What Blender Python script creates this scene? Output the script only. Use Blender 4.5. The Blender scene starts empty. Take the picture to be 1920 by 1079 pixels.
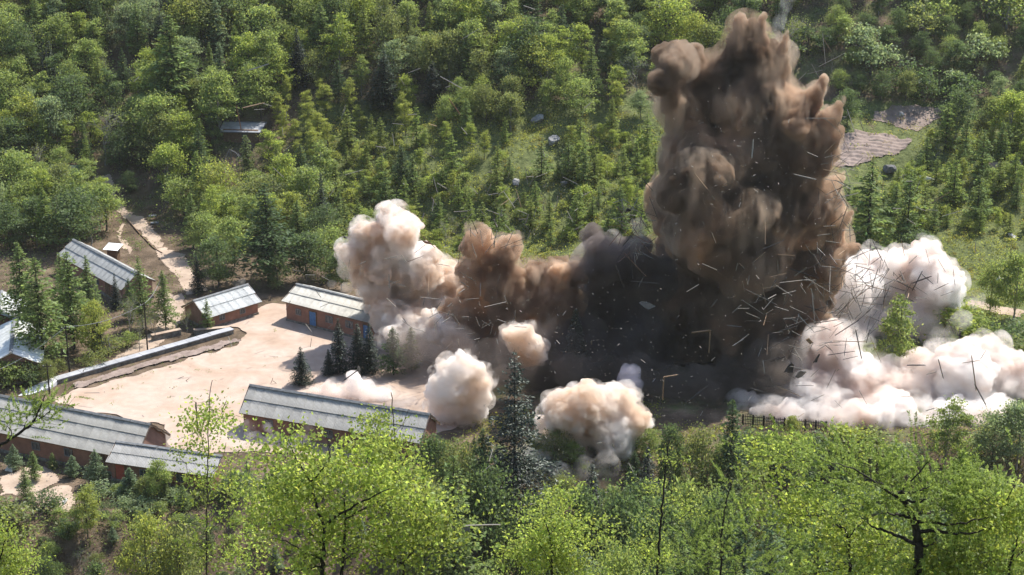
import bpy, bmesh, math, random, re
import numpy as np
from mathutils import Vector, Matrix

sc = bpy.context.scene
COL = sc.collection
HAZE = .00006
rng = np.random.default_rng(7)
random.seed(7)

# ------------------------------------------------------------------ camera, sky, sun, exposure
FPX, PIT, CZ = 3520.0, math.radians(21), 86.0
cam = bpy.data.cameras.new('camera'); cam_o = bpy.data.objects.new('camera', cam); COL.objects.link(cam_o)
cam_o.location = (0, 0, CZ); cam_o.rotation_euler = (math.radians(90) - PIT, 0, 0)
cam.sensor_width = 36; cam.lens = 36 * FPX / 1920; cam.clip_start = .5; cam.clip_end = 4000
sc.camera = cam_o
world = bpy.data.worlds.new('World'); sc.world = world; world.use_nodes = True
_t = world.node_tree
_sky = _t.nodes.new('ShaderNodeTexSky'); _sky.sky_type = 'NISHITA'; _sky.sun_disc = False
SUN = Vector((.40, .42, .81)).normalized()
_sky.sun_elevation = math.asin(SUN.z); _sky.sun_rotation = math.atan2(SUN.x, SUN.y)
_sky.air_density = 1.0; _sky.dust_density = 1.0
_t.links.new(_sky.outputs[0], _t.nodes['Background'].inputs[0]); _t.nodes['Background'].inputs[1].default_value = .145
_s = bpy.data.lights.new('sun', 'SUN'); _s.energy = 5.0; _s.angle = math.radians(.5); _s.color = (1, .955, .88)
_so = bpy.data.objects.new('sun', _s); COL.objects.link(_so); _so.rotation_euler = SUN.to_track_quat('Z', 'Y').to_euler()
sc.view_settings.view_transform = 'Standard'; sc.view_settings.look = 'None'
sc.view_settings.exposure = .85; sc.view_settings.gamma = 1; sc.view_settings.use_curve_mapping = False
cy = sc.cycles
cy.use_denoising = True; cy.max_bounces = 16; cy.volume_bounces = 14; cy.diffuse_bounces = 3; cy.glossy_bounces = 1
cy.transmission_bounces = 4; cy.volume_step_rate = 1.0; cy.caustics_reflective = False; cy.caustics_refractive = False

# ------------------------------------------------------------------ projection helpers (photo pixels at 1920 wide)
CP, SP = math.cos(PIT), math.sin(PIT)

def ray(px, py):
    px = np.asarray(px, float); py = np.asarray(py, float)
    a = (px - 960) / FPX; b = (539.5 - py) / FPX
    return np.stack([a, CP + b * SP, -SP + b * CP], -1)

def at(px, py, Y):
    d = ray(px, py)
    return np.array([0, 0, CZ]) + d * (np.asarray(Y) / d[..., 1])[..., None]

def proj(p):
    p = np.asarray(p, float); z = p[..., 2] - CZ
    dep = p[..., 1] * CP - z * SP
    return 960 + FPX * p[..., 0] / dep, 539.5 - FPX * (p[..., 1] * SP + z * CP) / dep, dep

def vnoise(x, y, seed=0):
    def h(i, j):
        n = np.sin(i * 127.1 + j * 311.7 + seed * 74.7) * 43758.5453
        return n - np.floor(n)
    i = np.floor(x); j = np.floor(y); f = x - i; g = y - j
    f = f * f * (3 - 2 * f); g = g * g * (3 - 2 * g)
    return (h(i, j) * (1 - f) + h(i + 1, j) * f) * (1 - g) + (h(i, j + 1) * (1 - f) + h(i + 1, j + 1) * f) * g

def ramp0(t, w):
    return np.where(t <= 0, 0, np.where(t < w, t * t / (2 * w), t - w / 2))

def H(x, y):
    """terrain height"""
    x = np.asarray(x, float); y = np.minimum(np.asarray(y, float), 430)
    yh = np.interp(x, [-120, -60, -20, 0, 30, 50, 80, 120], [250, 246, 240, 235, 228, 225, 223, 221])
    sl = np.interp(x, [-60, -20, 10, 35, 60], [.52, .50, .44, .30, .27])
    y2 = np.interp(x, [0, 30, 60, 100], [300, 268, 264, 268])
    h = sl * ramp0(y - yh, 10) + np.interp(x, [0, 40, 100], [0, .33, .36]) * ramp0(y - y2, 8)
    bump = np.clip((y - yh) / 14, 0, 1)
    h = h + bump * (2.2 * (vnoise(x / 11, y / 11, 3) - .5) + 1.0 * (vnoise(x / 4.3, y / 4.3, 5) - .5) + .4 * (vnoise(x / 1.6, y / 1.6, 6) - .5))
    yf = np.interp(x, [-120, -45, -25, -8, 10, 28, 60, 120], [160, 161, 164, 168, 176, 180.5, 181, 183]) + 1.6 * (vnoise(x / 5, x * 0 + 3, 9) - .5)
    t = yf - y
    dr = np.maximum(-.72 * ramp0(t, 3), -16)
    fb = np.clip(t / 5, 0, 1)
    dr = dr + fb * (1.6 * (vnoise(x / 5, y / 5, 13) - .5) + .8 * (vnoise(x / 1.7, y / 1.7, 15) - .5))
    flat = .12 * (vnoise(x / 3, y / 3, 21) - .5)
    hc = np.interp(y, [-200, -20, 0, 45, 100, 175, 400], [96, 92, 84, 54, 22, -22, -150]) + 1.5 * (vnoise(x / 8, y / 8, 31) - .5)
    hv = h + np.where(t > 0, dr, 0) + flat
    return np.maximum(hv, hc)

def ground(px, py):
    """point where the view ray of a photo pixel meets the terrain"""
    px = np.atleast_1d(np.asarray(px, float)); py = np.atleast_1d(np.asarray(py, float))
    d = ray(px, py); d = d / d[:, 1:2]
    Y = np.full(len(px), 148.0); hit = np.full(len(px), 420.0); done = np.zeros(len(px), bool)
    while Y[0] < 420:
        p = np.array([0, 0, CZ]) + d * Y[:, None]
        below = (H(p[:, 0], Y) >= p[:, 2]) & ~done
        hit[below] = Y[below]; done |= below
        if done.all(): break
        Y = Y + 1.0
    a = hit - 1.0; b = hit.copy()
    for _ in range(7):
        m = (a + b) / 2; p = np.array([0, 0, CZ]) + d * m[:, None]; lo = H(p[:, 0], m) >= p[:, 2]; b = np.where(lo, m, b); a = np.where(lo, a, m)
    hit = b
    return np.array([0, 0, CZ]) + d * hit[:, None]

def g1(px, py): return ground(px, py)[0]

# ------------------------------------------------------------------ object helpers
def tag(o, label=None, cat=None, group=None, kind=None):
    if label: o['label'] = label
    if cat: o['category'] = cat
    if group: o['group'] = group
    if kind: o['kind'] = kind
    return o

def link(name, me, mat=None, parent=None):
    o = bpy.data.objects.new(name, me); COL.objects.link(o)
    if mat is not None and me is not None and not me.materials: me.materials.append(mat)
    if parent is not None: o.parent = parent
    return o

def empty(name, loc=(0, 0, 0), rz=0.0):
    o = bpy.data.objects.new(name, None); COL.objects.link(o); o.location = loc; o.rotation_euler = (0, 0, rz)
    o.empty_display_size = .3
    return o

def mesh_np(name, V, faces_flat, counts, smooth=False, tone=None):
    me = bpy.data.meshes.new(name)
    V = np.ascontiguousarray(V, np.float32).reshape(-1, 3)
    faces_flat = np.ascontiguousarray(faces_flat, np.int32).ravel(); counts = np.ascontiguousarray(counts, np.int32)
    me.vertices.add(len(V)); me.vertices.foreach_set('co', V.ravel())
    me.loops.add(len(faces_flat)); me.loops.foreach_set('vertex_index', faces_flat)
    me.polygons.add(len(counts)); st = np.zeros(len(counts), np.int32); st[1:] = np.cumsum(counts)[:-1]
    me.polygons.foreach_set('loop_start', st)
    me.update(calc_edges=True)
    me.polygons.foreach_set('use_smooth', np.full(len(counts), smooth))
    if tone is not None:
        a = me.attributes.new('tone', 'FLOAT_COLOR', 'POINT')
        c = np.ones((len(V), 4), np.float32); c[:, :3] = tone if np.ndim(tone) == 2 else np.asarray(tone)[:, None]
        a.data.foreach_set('color', c.ravel())
    return me

class MB:
    """collects boxes, prisms and quads into one mesh"""
    def __init__(s): s.v = []; s.f = []
    def poly(s, pts):
        i = len(s.v); s.v += [tuple(p) for p in pts]; s.f.append(list(range(i, i + len(pts))))
    def box(s, c, d, M=None):
        cx, cy_, cz = c; a, b, e = d[0] / 2, d[1] / 2, d[2] / 2; i = len(s.v)
        for z in (-e, e):
            for x, y in ((-a, -b), (a, -b), (a, b), (-a, b)):
                p = Vector((x, y, z))
                if M is not None: p = M @ p
                s.v.append((p.x + cx, p.y + cy_, p.z + cz))
        for q in ((3, 2, 1, 0), (4, 5, 6, 7), (0, 1, 5, 4), (1, 2, 6, 5), (2, 3, 7, 6), (3, 0, 4, 7)): s.f.append([i + k for k in q])
    def bar(s, a, b, w, t=None):
        a = Vector(a); b = Vector(b); d = b - a; t = t or w
        M = d.to_track_quat('X', 'Z').to_matrix(); s.box((a + b) / 2, (d.length, w, t), M)
    def mesh(s, name):
        me = bpy.data.meshes.new(name); me.from_pydata(s.v, [], s.f); me.update(); return me
    def build(s, name, mat, parent=None): return link(name, s.mesh(name), mat, parent)

def tube_arrays(paths, sides=5):
    """paths: list of (points (n,3), radii (n,)) -> V, flat faces, counts"""
    Vs, Fs, off = [], [], 0
    ang = np.arange(sides) * 2 * math.pi / sides
    for P, R in paths:
        P = np.asarray(P, float); R = np.asarray(R, float); n = len(P)
        T = np.gradient(P, axis=0); T /= np.linalg.norm(T, axis=1, keepdims=True) + 1e-9
        ref = np.where(np.abs(T[:, 2:3]) > .9, np.array([[1., 0, 0]]), np.array([[0., 0, 1]]))
        A = np.cross(T, ref); A /= np.linalg.norm(A, axis=1, keepdims=True) + 1e-9; B = np.cross(T, A)
        ring = P[:, None] + R[:, None, None] * (np.cos(ang)[None, :, None] * A[:, None] + np.sin(ang)[None, :, None] * B[:, None])
        Vs.append(ring.reshape(-1, 3))
        i = np.arange(n - 1)[:, None] * sides; k = np.arange(sides)[None]; k2 = (k + 1) % sides
        Fs.append(np.stack([i + k, i + k2, i + sides + k2, i + sides + k], -1).reshape(-1, 4) + off); off += n * sides
    V = np.concatenate(Vs); F = np.concatenate(Fs)
    return V, F, np.full(len(F), 4)

def tubes(name, paths, sides=5):
    V, F, c = tube_arrays(paths, sides); return mesh_np(name, V, F, c, True)

def norm(a): return a / (np.linalg.norm(a, axis=-1, keepdims=True) + 1e-9)

def leaves(C, A, N, L, W, fold=.12):
    """diamond leaves: centres C, long axes A, normals N, lengths L, widths W"""
    A = norm(A); B = norm(np.cross(N, A)); N2 = np.cross(A, B)
    L = np.broadcast_to(np.asarray(L, float), len(C))[:, None]; W = np.broadcast_to(np.asarray(W, float), len(C))[:, None]
    q = np.stack([C - A * L / 2, C + B * W / 2 + N2 * W * fold + A * L * .08, C + A * L / 2 - N2 * L * .05, C - B * W / 2 + N2 * W * fold + A * L * .08], 1)
    return q

def quads_mesh(name, Q, tone=None):
    n = len(Q); F = np.arange(n * 4)
    return mesh_np(name, Q.reshape(-1, 3), F, np.full(n, 4), False, None if tone is None else np.repeat(tone, 4, 0))

# ------------------------------------------------------------------ materials
def mat_new(name):
    m = bpy.data.materials.new(name); m.use_nodes = True; t = m.node_tree; t.nodes.clear()
    out = t.nodes.new('ShaderNodeOutputMaterial'); return m, t, out

def N_(t, typ, **kw):
    n = t.nodes.new(typ)
    for k, v in kw.items():
        if k in n.inputs: n.inputs[k].default_value = v
        else: setattr(n, k, v)
    return n

def noise_(t, scale, detail=4, vec='Object', rough=.55, dist=0):
    tc = t.nodes.new('ShaderNodeTexCoord'); n = N_(t, 'ShaderNodeTexNoise', Scale=scale, Detail=detail, Roughness=rough, Distortion=dist)
    t.links.new(tc.outputs[vec], n.inputs['Vector']); return n

def ramp_(t, src, stops):
    r = t.nodes.new('ShaderNodeValToRGB'); e = r.color_ramp.elements
    while len(e) < len(stops): e.new(.5)
    for el, (p, c) in zip(e, stops): el.position = p; el.color = (*c, 1)
    t.links.new(src, r.inputs[0]); return r

def mul_(t, a, b, fac=1.0, blend='MULTIPLY'):
    m = N_(t, 'ShaderNodeMix', data_type='RGBA', blend_type=blend); m.inputs[0].default_value = fac
    t.links.new(a, m.inputs[6]); t.links.new(b, m.inputs[7]); return m.outputs[2]

def surf(name, stops, scale=1.5, rough=.85, detail=5, bump=.0, bscale=12, vec='Object', objcol=False, stops2=None, scale2=.2, spec=.2, dist=0):
    m, t, out = mat_new(name)
    b = N_(t, 'ShaderNodeBsdfPrincipled', Roughness=rough); b.inputs['Specular IOR Level'].default_value = spec
    c = ramp_(t, noise_(t, scale, detail, vec, dist=dist).outputs[0], stops).outputs[0]
    if stops2: c = mul_(t, c, ramp_(t, noise_(t, scale2, 4, vec).outputs[0], stops2).outputs[0])
    if objcol:
        oi = t.nodes.new('ShaderNodeObjectInfo'); c = mul_(t, c, oi.outputs['Color'])
    t.links.new(c, b.inputs['Base Color'])
    if bump:
        bp = N_(t, 'ShaderNodeBump', Strength=bump, Distance=.1); t.links.new(noise_(t, bscale, 5, vec).outputs[0], bp.inputs['Height']); t.links.new(bp.outputs[0], b.inputs['Normal'])
    t.links.new(b.outputs[0], out.inputs[0]); return m

def foliage(name, base, trans, tfac=.45, gloss=.05):
    m, t, out = mat_new(name)
    oi = t.nodes.new('ShaderNodeObjectInfo'); at_ = N_(t, 'ShaderNodeAttribute', attribute_name='tone')
    k = mul_(t, oi.outputs['Color'], at_.outputs['Color'])
    cb = N_(t, 'ShaderNodeRGB'); cb.outputs[0].default_value = (*base, 1)
    ct = N_(t, 'ShaderNodeRGB'); ct.outputs[0].default_value = (*trans, 1)
    d = t.nodes.new('ShaderNodeBsdfDiffuse'); t.links.new(mul_(t, cb.outputs[0], k), d.inputs[0])
    tr = t.nodes.new('ShaderNodeBsdfTranslucent'); t.links.new(mul_(t, ct.outputs[0], k), tr.inputs[0])
    mx = N_(t, 'ShaderNodeMixShader'); mx.inputs[0].default_value = tfac
    t.links.new(d.outputs[0], mx.inputs[1]); t.links.new(tr.outputs[0], mx.inputs[2])
    gl = N_(t, 'ShaderNodeBsdfGlossy', Roughness=.5); gl.inputs[0].default_value = (.8, .85, .8, 1)
    m2 = N_(t, 'ShaderNodeMixShader'); m2.inputs[0].default_value = gloss
    t.links.new(mx.outputs[0], m2.inputs[1]); t.links.new(gl.outputs[0], m2.inputs[2])
    t.links.new(m2.outputs[0], out.inputs[0]); return m

M = {}
M['leaf'] = foliage('spring_leaf', (.165, .200, .070), (.36, .42, .115), .52, .02)
M['needle'] = foliage('larch_needle', (.135, .178, .066), (.29, .36, .11), .46, .015)
M['spruce'] = foliage('spruce_needle', (.022, .038, .018), (.02, .035, .012), .25, .05)
M['bark'] = surf('bark', [(.3, (.035, .028, .022)), (.7, (.11, .095, .08))], 9, .9, bump=.4)
M['dark_bark'] = surf('dark_bark', [(.3, (.012, .010, .009)), (.7, (.045, .038, .032))], 9, .9, bump=.4)
M['pale_bark'] = surf('pale_bark', [(.3, (.12, .11, .10)), (.7, (.36, .34, .31))], 6, .85)
M['sand'] = surf('yard_sand', [(.3, (.345, .25, .185)), (.5, (.39, .30, .237)), (.7, (.43, .355, .30))], .16, .95, 7, .15, 3, 'Object', stops2=[(.35, (.88, .87, .87)), (.62, (1, 1, 1))], scale2=.9, dist=1.0)
M['dirt'] = surf('path_dirt', [(.3, (.25, .185, .14)), (.7, (.42, .33, .255))], .5, .95, 6, .3, 4)
M['furrow'] = surf('furrow_soil', [(.3, (.17, .13, .11)), (.7, (.28, .22, .19))], 1.2, .95, 6, .5, 6)
M['bank'] = surf('bank_soil', [(.3, (.14, .105, .085)), (.7, (.28, .22, .185))], .7, .95, 6, .6, 3)
M['slate'] = surf('cement_sheet', [(.3, (.40, .395, .38)), (.7, (.55, .545, .525))], 1.3, .75, 5, .05, 20, 'Object', True, [(.3, (.8, .8, .8)), (.7, (1, 1, 1))], .7)
M['white_roof'] = surf('white_sheet', [(.3, (.66, .67, .66)), (.7, (.80, .81, .80))], 1.3, .7, 5, .05, 20, 'Object', True)
M['cap'] = surf('ridge_cap', [(.3, (.10, .105, .11)), (.7, (.22, .225, .23))], 3, .8)
M['wood'] = surf('weathered_wood', [(.3, (.5, .5, .5)), (.7, (1, 1, 1))], 7, .8, 4, .2, 30, 'Object', True)
M['timber'] = surf('shed_timber', [(.3, (.09, .055, .035)), (.7, (.20, .13, .085))], 3, .85, bump=.3)
M['concrete'] = surf('concrete', [(.3, (.25, .255, .27)), (.7, (.36, .365, .385))], .8, .85, 6, .2, 8)
M['stone'] = surf('stone_wall', [(.3, (.10, .09, .075)), (.7, (.26, .24, .21))], 2.4, .95, 4, .9, 5)
M['rock'] = surf('rock', [(.3, (.16, .16, .155)), (.7, (.36, .35, .34))], 1.6, .9, 6, .7, 6, 'Object', True)
M['metal'] = surf('dark_metal', [(.3, (.05, .05, .055)), (.7, (.12, .12, .12))], 5, .6)
M['blue'] = surf('blue_paint', [(.3, (.05, .12, .26)), (.7, (.08, .18, .36))], 4, .6)
M['red'] = surf('red_paint', [(.3, (.26, .055, .035)), (.7, (.38, .09, .06))], 4, .7)
M['glass'] = surf('window_glass', [(.3, (.03, .035, .04)), (.7, (.07, .08, .09))], 2, .15, spec=.5)
M['tar'] = surf('tar_paper', [(.3, (.20, .21, .23)), (.7, (.32, .33, .35))], 1, .8)
M['green_roof'] = surf('green_felt', [(.3, (.05, .07, .05)), (.7, (.13, .17, .12))], 1, .85)
M['white'] = surf('white_paint', [(.3, (.6, .6, .6)), (.7, (.75, .75, .75))], 2, .7)

def mat_brick(name, c1, c2):
    m, t, out = mat_new(name)
    tc = t.nodes.new('ShaderNodeTexCoord')
    mp = N_(t, 'ShaderNodeMapping'); mp.inputs['Rotation'].default_value = (math.radians(90), 0, 0); t.links.new(tc.outputs['Object'], mp.inputs[0])
    br = N_(t, 'ShaderNodeTexBrick', Scale=1.0); br.inputs['Brick Width'].default_value = .26; br.inputs['Row Height'].default_value = .085; br.inputs['Mortar Size'].default_value = .012
    br.inputs['Color1'].default_value = (*c1, 1); br.inputs['Color2'].default_value = (*c2, 1); br.inputs['Mortar'].default_value = (.26, .18, .14, 1)
    t.links.new(mp.outputs[0], br.inputs[0])
    c = mul_(t, br.outputs[0], ramp_(t, noise_(t, .9, 6).outputs[0], [(.3, (.62, .6, .6)), (.7, (1.0, 1.0, 1.0))]).outputs[0])
    b = N_(t, 'ShaderNodeBsdfPrincipled', Roughness=.9); t.links.new(c, b.inputs[0]); t.links.new(b.outputs[0], out.inputs[0]); return m
M['brick'] = mat_brick('red_brick', (.33, .135, .085), (.27, .11, .07))

def mat_terrain():
    m, t, out = mat_new('hillside_ground')
    b = N_(t, 'ShaderNodeBsdfPrincipled', Roughness=.95); b.inputs['Specular IOR Level'].default_value = .1
    soil = ramp_(t, noise_(t, .35, 8, rough=.65).outputs[0], [(.30, (.050, .038, .026)), (.5, (.11, .08, .055)), (.7, (.21, .155, .11))]).outputs[0]
    grass = ramp_(t, noise_(t, 1.1, 6).outputs[0], [(.3, (.06, .075, .028)), (.7, (.150, .170, .065))]).outputs[0]
    at_ = N_(t, 'ShaderNodeAttribute', attribute_name='grassy')
    n = noise_(t, .22, 7, rough=.7)
    ma = N_(t, 'ShaderNodeMath', operation='ADD'); t.links.new(at_.outputs['Fac'], ma.inputs[0]); t.links.new(n.outputs[0], ma.inputs[1])
    mr = N_(t, 'ShaderNodeMapRange'); mr.inputs[1].default_value = .9; mr.inputs[2].default_value = 1.1; t.links.new(ma.outputs[0], mr.inputs[0])
    mx = N_(t, 'ShaderNodeMix', data_type='RGBA'); t.links.new(mr.outputs[0], mx.inputs[0]); t.links.new(soil, mx.inputs[6]); t.links.new(grass, mx.inputs[7])
    t.links.new(mx.outputs[2], b.inputs[0])
    bp = N_(t, 'ShaderNodeBump', Strength=.8, Distance=.3); t.links.new(noise_(t, 2.5, 7, rough=.7).outputs[0], bp.inputs['Height']); t.links.new(bp.outputs[0], b.inputs['Normal'])
    t.links.new(b.outputs[0], out.inputs[0]); return m
M['terrain'] = mat_terrain()

def mat_dust(name, lo, hi, dens, aniso=.4, cscale=.12, nscale=.45, lowfrac=.03, thresh=(.38, .60), detail=6, streak=1.0):
    """heterogeneous scattering dust: cloudy density and colour that drifts through the cloud"""
    m, t, out = mat_new(name)
    v = N_(t, 'ShaderNodeVolumePrincipled'); v.inputs['Anisotropy'].default_value = aniso
    cr = ramp_(t, noise_(t, cscale, 4, dist=.7).outputs[0], [(.36, lo), (.62, hi)]); t.links.new(cr.outputs[0], v.inputs['Color'])
    n2 = noise_(t, nscale, detail, rough=.62, dist=.35)
    if streak != 1:                                                   # thrown dust is drawn out along its flight
        mp = N_(t, 'ShaderNodeMapping'); mp.inputs['Scale'].default_value = (1.25, 1.25, streak); mp.inputs['Rotation'].default_value = (.12, -.22, 0)
        t.links.new(n2.inputs['Vector'].links[0].from_socket, mp.inputs[0]); t.links.new(mp.outputs[0], n2.inputs['Vector'])
    mr = N_(t, 'ShaderNodeMapRange'); mr.inputs[1].default_value = thresh[0]; mr.inputs[2].default_value = thresh[1]
    mr.inputs[3].default_value = lowfrac * dens; mr.inputs[4].default_value = dens
    t.links.new(n2.outputs[0], mr.inputs[0]); t.links.new(mr.outputs[0], v.inputs['Density'])
    m.cycles.volume_step_rate = .35; t.links.new(v.outputs[0], out.inputs['Volume']); return m

# ------------------------------------------------------------------ terrain and ground sheets
def in_poly(px, py, poly):
    px = np.asarray(px); py = np.asarray(py); c = np.zeros(px.shape, bool); n = len(poly)
    for i in range(n):
        (x1, y1), (x2, y2) = poly[i], poly[(i + 1) % n]
        if y1 == y2: continue
        k = ((y1 > py) != (y2 > py)) & (px < (x2 - x1) * (py - y1) / (y2 - y1) + x1); c ^= k
    return c

def build_terrain():
    xs = np.concatenate([np.linspace(-700, -110, 14), np.arange(-104, 104.1, .8), np.linspace(110, 700, 14)])
    ys = np.concatenate([np.linspace(-300, -10, 8), np.arange(0, 148, 3.), np.arange(148, 312, .8), np.linspace(314, 420, 26), np.linspace(450, 1500, 12)])
    X, Y = np.meshgrid(xs, ys); Z = H(X, Y)
    n, k = X.shape; i = (np.arange(n - 1)[:, None] * k + np.arange(k - 1)[None]).ravel()
    F = np.stack([i, i + 1, i + k + 1, i + k], 1)
    me = mesh_np('hillside_ground', np.stack([X, Y, Z], -1), F, np.full(len(F), 4), True)
    px, py, _ = proj(np.stack([X, Y, Z], -1).reshape(-1, 3)); Xf, Yf = X.ravel(), Y.ravel()
    g = np.full(px.shape, .42)
    g[(py < 480) & (px > 560)] = .68; g[(px > 1560) & (py > 290) & (py < 800)] = .72; g[(py < 190)] = .45
    g[(Yf < 182) & (px < 900)] = .16; g[(Yf > 180) & (Yf < 246) & (px < 700)] = .30; g[(Yf < 140)] = .6
    a = me.attributes.new('grassy', 'FLOAT', 'POINT'); a.data.foreach_set('value', g.astype(np.float32))
    return tag(link('ground', me, M['terrain']), 'sloping valley ground of brown soil and grass', None, None, 'structure')
build_terrain()

def drape(name, poly, mat, label, step=3.0, lift=.05, ridge=None):
    """a sheet lying on the terrain inside a photo polygon; ridge = (world angle, spacing, height) ploughs it"""
    W = ground([p[0] for p in poly], [p[1] for p in poly])[:, :2]
    lo, hi = W.min(0), W.max(0); st = .2 if ridge is None else .14
    xs = np.arange(lo[0], hi[0] + st, st); ys = np.arange(lo[1], hi[1] + st, st)
    X, Y = np.meshgrid(xs, ys)
    jx = X + .5 * (vnoise(X * 1.1, Y * 1.1, 3) - .5); jy = Y + .9 * (vnoise(X * 1.1 + 9, Y * 1.1, 4) - .5)
    ins = in_poly(jx, jy, [tuple(w) for w in W])
    Z = H(X, Y) + lift
    if ridge:
        a, sp, hh = ridge; u = -X * math.sin(a) + Y * math.cos(a) + .25 * vnoise(X * .5, Y * .5, 8)
        Z = Z + hh * (.5 + .5 * np.sin(u * 2 * math.pi / sp)) * (.6 + .8 * vnoise(X * 1.5, Y * 1.5, 2)) + .09 * vnoise(X * 3.3, Y * 3.3, 3)
    k = X.shape[1]; idx = np.arange(X.size).reshape(X.shape)
    cell = ins[:-1, :-1] & ins[1:, :-1] & ins[:-1, 1:] & ins[1:, 1:]
    i = idx[:-1, :-1][cell]; F = np.stack([i, i + 1, i + k + 1, i + k], 1)
    used, inv = np.unique(F, return_inverse=True)
    me = mesh_np(name, np.stack([X.ravel(), Y.ravel(), Z.ravel()], 1)[used], inv.reshape(F.shape), np.full(len(F), 4), True)
    return tag(link(name, me, mat), label, None, None, 'structure')

YARD = [(98, 745), (128, 736), (180, 728), (300, 690), (440, 648), (462, 628), (420, 605), (495, 572), (540, 575), (700, 625), (860, 660), (860, 800), (700, 860), (560, 850), (470, 850), (320, 850), (310, 800), (150, 770)]
def build_yard():
    W = ground([p[0] for p in YARD], [p[1] for p in YARD])[:, :2]; pts = []
    for a, b in zip(W, np.roll(W, -1, 0)):
        n = max(2, int(np.linalg.norm(b - a) / .25)); t = np.arange(n)[:, None] / n; seg = a * (1 - t) + b * t
        pts.append(seg + np.stack([.9 * (vnoise(seg[:, 0] * .8, seg[:, 1] * .8, 3) - .5) + .25 * (vnoise(seg[:, 0] * 4, seg[:, 1] * 4, 7) - .5), 1.4 * (vnoise(seg[:, 0] * .6, seg[:, 1] * .6, 4) - .5)], 1))
    P = np.concatenate(pts); me = bpy.data.meshes.new('yard'); me.from_pydata([(x, y, .085) for x, y in P], [], [list(range(len(P)))]); me.update()
    tag(link('yard', me, M['sand']), 'pale pinkish sand yard between the long sheds', None, None, 'structure')
build_yard()
PATHS = [
    ([(172, 334), (205, 328), (216, 342), (214, 358), (196, 362), (176, 352)], 'small sandy clearing beside the green roofed shed'),
    ([(196, 362), (214, 358), (240, 395), (268, 408), (300, 440), (306, 462), (290, 466), (262, 436), (230, 408), (205, 385)], 'sandy track coming down the slope'),
    ([(290, 466), (306, 462), (345, 478), (372, 520), (390, 545), (350, 556), (330, 520), (300, 490)], 'shaded dirt track at the foot of the slope'),
    ([(218, 436), (228, 420), (236, 420), (226, 440), (238, 456), (252, 470), (246, 480), (228, 466)], 'narrow footpath beside the sandy track'),
    ([(300, 545), (350, 556), (340, 605), (300, 650), (200, 690), (150, 705), (230, 660), (290, 620)], 'dirt strip behind the concrete walkway'),
    ([(1812, 560), (1842, 566), (1920, 582), (1920, 598), (1860, 586), (1806, 572)], 'pale gravel road running out of the dust cloud'),
    ([(1850, 308), (1920, 300), (1920, 316), (1860, 324)], 'short stretch of pale track on the green slope'),
    ([(0, 896), (60, 872), (100, 880), (120, 900), (60, 930), (0, 930)], 'bare soil terrace below the long shed'),
    ([(60, 925), (130, 905), (150, 940), (130, 965), (70, 960)], 'lower soil terrace among the shrubs'),
    ([(480, 900), (560, 905), (560, 950), (470, 960)], 'bare soil patch behind the bright maple'),
]
for pl, lb in PATHS: drape('path', pl, M['dirt'], lb)
drape('planting_bed', [(140, 730), (134, 724), (200, 702), (440, 636), (456, 641), (420, 652), (300, 684), (190, 718)], M['furrow'], 'narrow ploughed bed below the concrete walkway', lift=.08, ridge=(math.atan2(14.3, 17), .55, .09))
drape('field', [(1560, 252), (1610, 246), (1660, 252), (1712, 264), (1690, 288), (1640, 300), (1590, 316), (1560, 310)], M['furrow'], 'ploughed brown field with rows above the plume', lift=.06, ridge=(-.12, .8, .10))
drape('bank', [(1640, 212), (1690, 196), (1770, 198), (1765, 222), (1720, 250), (1675, 238), (1630, 226)], M['bank'], 'bare eroded bank of reddish soil above the field', lift=.08)

# ------------------------------------------------------------------ buildings
def corrugated(w, l, ribs=6, amp=.035, thick=.02):
    n = ribs * 4 + 1
    x = np.linspace(0, w, n); z = amp * np.cos(np.linspace(0, ribs * 2 * math.pi, n))
    V = []
    for y in (0, l): V += [(x[i], y, z[i]) for i in range(n)]
    V += [(x[i], 0, z[i] - thick) for i in range(n)]
    F = [[i, i + 1, n + i + 1, n + i] for i in range(n - 1)] + [[2 * n + i, 2 * n + i + 1, i + 1, i] for i in range(n - 1)]
    me = bpy.data.meshes.new('roof_sheet'); me.from_pydata(V, [], F); me.update(); return me

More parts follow.
